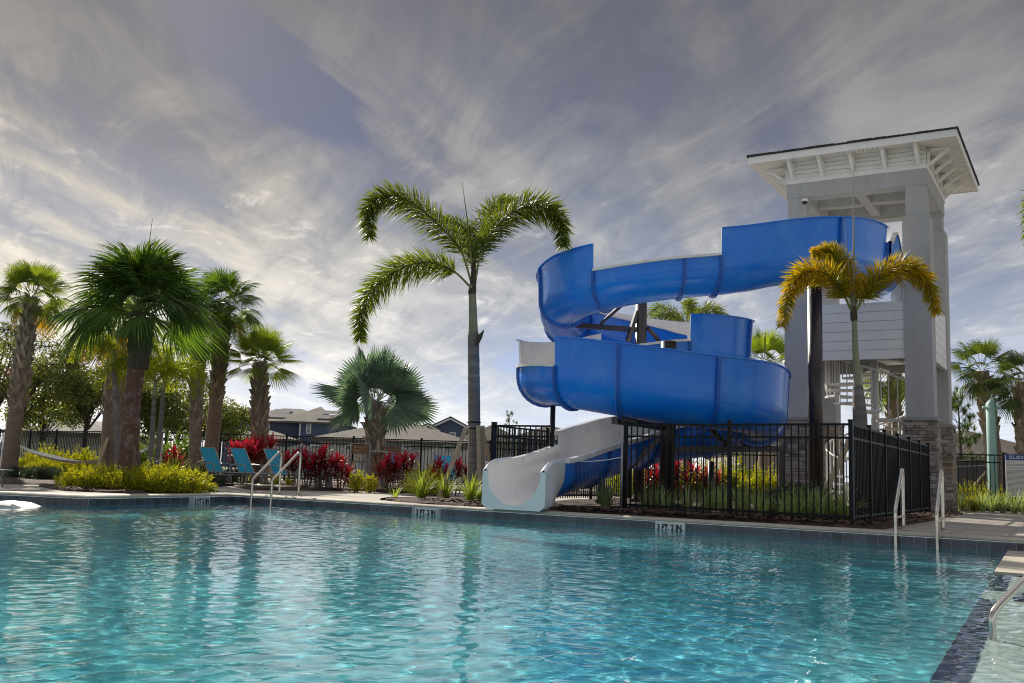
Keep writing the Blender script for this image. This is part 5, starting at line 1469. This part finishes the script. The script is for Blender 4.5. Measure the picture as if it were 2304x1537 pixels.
# hammock with white posts
def white_post(p, h, w, label):
    r = empty('hammock_post', p, label, 'post'); MB().box(p + ZUP * h / 2, (w, w, h)).build('shaft', M['white'], r)
    mb = MB(); q = p + ZUP * h; k = w * .5
    mb.add([q + Vector((-k, -k, 0)), q + Vector((k, -k, 0)), q + Vector((k, k, 0)), q + Vector((-k, k, 0)), q + ZUP * .09], [(0, 1, 4), (1, 2, 4), (2, 3, 4), (3, 0, 4)]); mb.build('cap', M['white'], r)
white_post(XY(6, 26.5), 1.18, .15, 'white hammock post with pointed cap at the left edge'); white_post(XY(353, 27.5), 1.2, .13, 'white post with pointed cap beside the red ti plant')
ha, hb = XY(12, 26.4) + ZUP * 1.0, XY(345, 27.3) + ZUP * 1.02
hm = empty('hammock', (ha + hb) / 2 - ZUP * 1, 'white cloth hammock sagging above the golden shrubs on the left', 'hammock')
mb = MB(); rows = []
for i in range(25):
    u = i / 24; s = .10 + .80 * u; c = ha + (hb - ha) * s - ZUP * ((4 * s * (1 - s)) * .60); w = .06 + .5 * min(1, math.sin(PI * u) * 1.6)
    rows.append([c + Vector((.08 * q, .5 * w * q * 1.0, .16 * w * q * q)) for q in (-1, -.6, -.2, .2, .6, 1)])
for i in range(24):
    for j in range(5): mb.add([rows[i][j], rows[i + 1][j], rows[i + 1][j + 1], rows[i][j + 1]], [(0, 1, 2, 3)])
mb.build('cloth', M['rope'], hm, True)
for j in range(6):
    for q_ in ((ha, rows[0][j]), (hb, rows[-1][j])): MB().tube(q_, .008, 5).build('rope', M['rope'], hm)
pl = MB(); c = rows[20][3] + ZUP * .06
pl.tube([c - Vector((.0, .24, 0)), c - Vector((0, .2, 0)), c + Vector((0, .2, 0)), c + Vector((0, .24, 0))], [.04, .10, .10, .04], 12, flat=.5); pl.build('pillow', M['mint'], hm, True)

# ------------------------------------------------------------------ houses, vinyl fence, far things
def hroof(mb, x0, x1, y0, y1, z0, z1, ov=.4, ridge=None, mi=0):
    x0 -= ov; x1 += ov; y0 -= ov; y1 += ov; d = min(x1 - x0, y1 - y0) / 2
    if (x1 - x0) >= (y1 - y0): A, B_ = (x0 + d, (y0 + y1) / 2), (x1 - d, (y0 + y1) / 2)
    else: A, B_ = ((x0 + x1) / 2, y0 + d), ((x0 + x1) / 2, y1 - d)
    v = [(x0, y0, z0), (x1, y0, z0), (x1, y1, z0), (x0, y1, z0), (*A, z1), (*B_, z1)]
    f = [(0, 1, 5, 4), (2, 3, 4, 5), (1, 2, 5), (3, 0, 4)] if (x1 - x0) >= (y1 - y0) else [(0, 1, 4), (1, 2, 5, 4), (2, 3, 5), (3, 0, 4, 5)]
    mb.add(v, f, mi); mb.add([(p[0], p[1], p[2] - .18) for p in v[:4]] + v[:4], [(3, 2, 1, 0), (0, 1, 5, 4), (1, 2, 6, 5), (2, 3, 7, 6), (3, 0, 4, 7)], mi)
def window(parent, x0, x1, z0, z1, y):
    mb = MB(); t = .09
    for a, b, c, d in ((x0, x1, z0 - t, z0), (x0, x1, z1, z1 + t), (x0 - t, x0, z0 - t, z1 + t), (x1, x1 + t, z0 - t, z1 + t), (x0, x1, (z0 + z1) / 2 - .03, (z0 + z1) / 2 + .03)): mb.box(((a + b) / 2, y - .03, (c + d) / 2), (b - a, .08, d - c))
    w = mb.build('window', M['white'], parent)
    MB().box(((x0 + x1) / 2, y - .01, (z0 + z1) / 2), (x1 - x0, .03, z1 - z0)).build('pane', M['glass'], w)
def zat(px, py, Y): return D(px, py, Y).z
def xat(px, py, Y): return D(px, py, Y).x
# blue two-storey house with solar panels
Yb = 105.0
hx0, hx1 = xat(505, 950, Yb), xat(762, 950, Yb); ze = zat(630, 948, Yb); zr = zat(640, 918, Yb + 4)
h1 = empty('blue_house', (hx0, Yb, 0), 'blue two-storey house with hipped brown roof carrying solar panels', 'house')
MB().box(((hx0 + hx1) / 2, Yb + 5, ze / 2 - .1), (hx1 - hx0, 10, ze)).build('wall', M['houseblue'], h1)
xm = xat(680, 950, Yb); MB().box(((xm + hx1) / 2 - .2, Yb - .6, ze / 2 - .1), (hx1 - xm - .6, 1.3, ze - .1)).build('wall', M['houseblue'], h1)
mb = MB(); hroof(mb, hx0, hx1, Yb - .3, Yb + 10, ze, zr); rfh = mb.build('roof', M['roofbrown'], h1)
mb = MB(); mb.add([(xm - 2.2, Yb - 1.6, ze), (hx1 + .2, Yb - 1.6, ze), ((xm + hx1) / 2 - .8, Yb + 4, zr + .3)], [(0, 1, 2)]); mb.add([(xm - 2.2, Yb - 1.6, ze - .2), (hx1 + .2, Yb - 1.6, ze - .2), (hx1 + .2, Yb - 1.6, ze), (xm - 2.2, Yb - 1.6, ze)], [(0, 1, 2, 3)]); mb.build('gable_roof', M['roofbrown'], h1)
slope = (zr - ze) / 5.3
for u, v, w in ((.12, .15, .2), (.36, .2, .22), (.36, .55, .16)):
    x = hx0 + (hx1 - hx0) * u; y = Yb - .6 + 5 * v; ww = (hx1 - hx0) * w
    mb = MB(); z = ze + slope * (5 * v) + .12; mb.add([(x, y, z), (x + ww, y, z), (x + ww, y + 1.7, z + 1.7 * slope), (x, y + 1.7, z + 1.7 * slope)], [(0, 1, 2, 3)]); mb.build('solar_panel', M['solar'], rfh)
for u, v in ((.05, .1), (.42, .1), (.12, .42)):
    bx = xm + (hx1 - xm) * (.35 + u); mb = MB(); y = Yb - 1.2 + v * 5; z = ze + (v * 5 + .4) * (zr + .3 - ze) / 5.6 + .1; k = (zr + .3 - ze) / 5.6
    mb.add([(bx, y, z), (bx + 2.0, y, z), (bx + 2.0, y + 1.4, z + 1.4 * k), (bx, y + 1.4, z + 1.4 * k)], [(0, 1, 2, 3)]); mb.build('solar_panel', M['solar'], rfh)
window(h1, xat(697, 960, Yb), xat(704, 960, Yb), zat(700, 975, Yb), zat(700, 954, Yb), Yb - 1.26)
for px in (681, 555, 594, 606): x = xat(px, 960, Yb); MB().box((x, Yb - (1.28 if px == 681 else .04), ze / 2 - .1), (.14, .1, ze - .2)).build('corner_board', M['white'], h1)
mb = MB(); hroof(mb, xat(500, 980, 98), xat(652, 980, 98), 98, 104, zat(560, 985, 98), zat(560, 965, 101), .3); mb.build('porch_roof', M['roofbrown'], h1)
MB().box(((xat(500, 980, 98) + xat(652, 980, 98)) / 2, 101, zat(560, 985, 98) / 2), (xat(652, 980, 98) - xat(500, 980, 98), 5.6, zat(560, 985, 98) - .2)).build('wall', M['houseblue'], h1)
# brown-roofed bungalow
Yc = 70.0; x0, x1 = xat(706, 990, Yc), xat(1065, 1000, Yc); ze = zat(880, 991, Yc); zr = zat(860, 944, Yc + 6)
h2 = empty('bungalow', (x0, Yc, 0), 'grey bungalow under a broad brown hip roof behind the silver fan palm', 'house')
MB().box(((x0 + x1) / 2, Yc + 5.5, ze / 2 - .1), (x1 - x0 - .8, 11, ze)).build('wall', M['housegrey'], h2)
mb = MB(); hroof(mb, x0, x1, Yc, Yc + 11.5, ze, zr, .3); mb.build('roof', M['roofbrown'], h2)
for px in (700, 780, 852, 905, 1000): window(h2, xat(px, 1010, Yc), xat(px + 17, 1010, Yc), zat(px, 1022, Yc), zat(px, 1003, Yc), Yc)
MB().box((xat(822, 952, Yc + 4), Yc + 4.6, zat(822, 951, Yc + 4)), (.9, .5, .10)).build('roof_vent', M['roof'], h2)
# blue gabled house
Yg = 115.0
h3 = empty('blue_gabled_house', (xat(1000, 980, Yg), Yg, 0), 'blue gabled house with white-framed windows left of the tall palm trunk', 'house')
def gable(x0, x1, y, dep, z0, z1, nm):
    MB().add([(x0, y, -.1), (x1, y, -.1), (x1, y, z0), ((x0 + x1) / 2, y, z1), (x0, y, z0), (x0, y + dep, -.1), (x1, y + dep, -.1), (x1, y + dep, z0), ((x0 + x1) / 2, y + dep, z1), (x0, y + dep, z0)], [(0, 1, 2, 3, 4), (9, 8, 7, 6, 5), (1, 6, 7, 2), (0, 4, 9, 5)]).build('wall', M['houseblue'], h3)
    mb = MB(); xm_ = (x0 + x1) / 2; o = .35; k = (z1 - z0) / (xm_ - x0)
    for s, e in ((-1, x0), (1, x1)):
        xe = e + s * o; zz = z0 - o * k; v = [(xm_, y - o, z1 + .06), (xe, y - o, zz + .06), (xe, y + dep, zz + .06), (xm_, y + dep, z1 + .06)]
        mb.add(v + [(a, b, c + .22) for a, b, c in v], [(0, 1, 2, 3), (7, 6, 5, 4), (0, 4, 5, 1), (1, 5, 6, 2)])
    mb.build(nm, M['roofbrown'], h3)
    for s, e in ((-1, x0), (1, x1)):
        MB().beam((xm_, y - .42, z1 - .02), (e + s * o, y - .42, z0 - o * k - .02), .05, .18).build('barge_board', M['white'], h3)
gable(xat(962, 965, Yg), xat(1062, 965, Yg), Yg + 1, 9, zat(1010, 966, Yg), zat(1010, 941, Yg), 'main_roof')
gable(xat(942, 965, Yg), xat(985, 965, Yg), Yg - .2, 6, zat(964, 967, Yg), zat(964, 957, Yg), 'side_roof')
window(h3, xat(957, 975, Yg), xat(968, 975, Yg), zat(962, 981, Yg), zat(962, 972, Yg), Yg - .25)
window(h3, xat(1012, 978, Yg), xat(1023, 978, Yg), zat(1018, 987, Yg), zat(1018, 974, Yg), Yg + .95)
def plain_house(label, px0, px1, pxr, pye, pyr, Y, dep, wallm, wins=()):
    x0, x1 = xat(px0, pye, Y), xat(px1, pye, Y); pm = (px0 + px1) / 2; ze = zat(pm, pye, Y); zr = zat(pm, pyr, Y + dep / 2)
    h = empty('house', (x0, Y, 0), label, 'house'); MB().box(((x0 + x1) / 2, Y + dep / 2, ze / 2 - .1), (x1 - x0 - .8, dep, ze)).build('wall', M[wallm], h)
    mb = MB(); hroof(mb, x0, x1, Y, Y + dep, ze, zr, .4); mb.build('roof', M['roofbrown'], h)
    for a, b, c, d in wins: window(h, xat(a, c, Y), xat(b, c, Y), zat(a, d, Y), zat(a, c, Y), Y)
plain_house('pale roofed house low behind the trees on the left', 15, 262, 130, 972, 944, 62, 9, 'housebeige')
plain_house('brown-roofed house behind the tall palm and short fence', 1035, 1175, 1100, 992, 958, 85, 10, 'housebeige')
plain_house('brown-roofed house behind the left part of the slide', 1150, 1330, 1240, 990, 957, 92, 10, 'housebeige')
plain_house('tan house showing between the slide and the tower', 1640, 1800, 1725, 985, 955, 60, 9, 'housebeige', ((1733, 1748, 993, 1013),))
plain_house('brown-roofed house behind the right-hand fence', 2085, 2420, 2240, 1030, 974, 55, 12, 'housebeige')
# white vinyl privacy fence beyond the black one
vf = empty('vinyl_fence', XY(640, 52), 'pale vinyl privacy fence with dipping panel tops before the bungalow', 'fence')
va, vb = XY(600, 52), XY(1100, 50); dv = (vb - va); Lv = dv.length; dv.normalize(); kv = int(Lv / 1.85)
for i in range(kv):
    p = va + dv * (i * 1.85); MB().box(p + ZUP * .85, (.12, .12, 1.7)).build('post', M['vinyl'], vf); mb = MB()
    for q in range(9):
        u = (q + .5) / 9; hgt = 1.62 - .16 * math.sin(PI * u); mb.box(p + dv * (.06 + 1.73 * u) + ZUP * hgt / 2, (.18, .035, hgt), (dv, Vector((-dv.y, dv.x, 0)), ZUP))
    mb.build('panel', M['vinyl'], vf)
vf2 = empty('vinyl_fence', XY(60, 50), 'pale vinyl privacy fence behind the left golden hedge', 'fence')
va, vb = XY(-20, 52), XY(300, 50); dv = (vb - va); Lv = dv.length; dv.normalize()
for i in range(int(Lv / 1.85)):
    p = va + dv * (i * 1.85); MB().box(p + ZUP * .65, (.12, .12, 1.3)).build('post', M['vinyl'], vf2)
    MB().box(p + dv * .93 + ZUP * .6, (1.72, .035, 1.2), (dv, Vector((-dv.y, dv.x, 0)), ZUP)).build('panel', M['vinyl'], vf2)
# garden banner with star behind the tall palm
sp = XY(1094, 26.5); sg = empty('star_banner', sp, 'white banner with a dark blue star behind the tall palm', 'banner')
MB().box(sp + ZUP * .62, (.36, .015, .5)).build('cloth', M['signwhite'], sg); MB().tube([sp - Vector((.2, 0, 0)), sp + Vector((-.2, 0, .92))], .012, 6).build('pole', M['black'], sg)
stv = [];
for i in range(10):
    a = PI / 2 + i * PI / 5; r = .15 if i % 2 == 0 else .06; stv.append(sp + Vector((math.cos(a) * r, -.012, .66 + math.sin(a) * r)))
MB().add(stv + [sp + Vector((0, -.012, .66))], [(i, (i + 1) % 10, 10) for i in range(10)]).build('star', M['signblue'], sg)
# pale green pole with arm
gpz = XY(2236, 27); gr_ = empty('play_pole', gpz, 'pale green round pole with slanted top behind the right fence', 'pole')
zt = D(2236, 890, 27).z; rp_ = .125; mb = MB(); ringv = []
for z_ in (0, 1):
    for j in range(18):
        a = 2 * PI * j / 18; x, y = math.cos(a) * rp_, math.sin(a) * rp_; ringv.append(gpz + Vector((x, y, 0 if z_ == 0 else zt - .12 + x * 1.3)))
mb.add(ringv, [(j, (j + 1) % 18, 18 + (j + 1) % 18, 18 + j) for j in range(18)] + [tuple(18 + j for j in range(18))]); mb.build('pole', M['mint'], gr_, True)
za = D(2236, 918, 27).z; MB().tube([gpz + Vector((-.22, 0, za)), gpz + Vector((1.3, 0, za + .02))], .04, 8).build('arm', M['mint'], gr_, True)
# slide rules sign
s0 = XY(2266, 24.6); s1 = s0 + Vector((1.25, -.25, 0)); sd = (s1 - s0).normalized(); sn = Vector((sd.y, -sd.x, 0)); zb, zt = D(2266, 1118, 24.6).z, D(2266, 1022, 24.6).z
sgn = empty('rules_sign', s0, 'white and blue slide rules sign cut by the right edge', 'sign'); cs = (s0 + s1) / 2
MB().box(cs + ZUP * (zb + zt) / 2, (1.28, .02, zt - zb), (sd, sn, ZUP)).build('board', M['signwhite'], sgn)
MB().box(cs + sn * .013 + ZUP * (zt - .075), (1.28, .006, .15), (sd, sn, ZUP)).build('header', M['signblue'], sgn)
for p in (s0 - sd * .06, s1 + sd * .06): MB().box(p + ZUP * (zt + .04) / 2, (.05, .05, zt + .04)).build('post', M['black'], sgn)
text_mesh('lettering', 'SLIDE RULES', .085, M['signwhite'], sgn, s0 + sd * .56 + sn * .0175 + ZUP * (zt - .075), sd, ZUP, .95, bold=.01)
text_mesh('lettering', 'SLIDE RULES', .035, M['signgrey'], sgn, s0 + sd * .12 + sn * .0115 + ZUP * (zt - .205), sd, ZUP, .18)
text_mesh('lettering', 'RULES AND REGULATIONS', .04, M['signgrey'], sgn, s0 + sd * .34 + sn * .0115 + ZUP * (zt - .345), sd, ZUP, .58)
lines = MB(); z = zt - .25; i = 0
while z > zb + .04:
    if not (-.38 < z - zt < -.30):
        x = .03
        while x < 1.15 * (1 if i % 5 else .6):
            w = rr(.03, .09); lines.box(s0 + sd * (x + w / 2) + sn * .0112 + ZUP * z, (w, .002, .012), (sd, sn, ZUP)); x += w + .014
    z -= .030; i += 1
lines.build('small_print', M['signgrey'], sgn, kind='stuff')

# ------------------------------------------------------------------ labels that single out each of a row of look-alikes
ORD = ['first', 'second', 'third', 'fourth', 'fifth', 'sixth', 'seventh', 'eighth', 'ninth', 'tenth', 'eleventh', 'twelfth', 'thirteenth', 'fourteenth', 'fifteenth', 'sixteenth', 'seventeenth', 'eighteenth']
by = {}
for o in scene.objects:
    if o.parent is None and o.get('label') and o.get('group'): by.setdefault(o['label'], []).append(o)
for lab, os_ in by.items():
    if len(os_) < 2: continue
    os_.sort(key=lambda o: proj(tuple(o.location))[0])
    for i, o in enumerate(os_): o['label'] = lab + ', ' + (ORD[i] if i < len(os_) - 1 else 'last') + ' from the left'
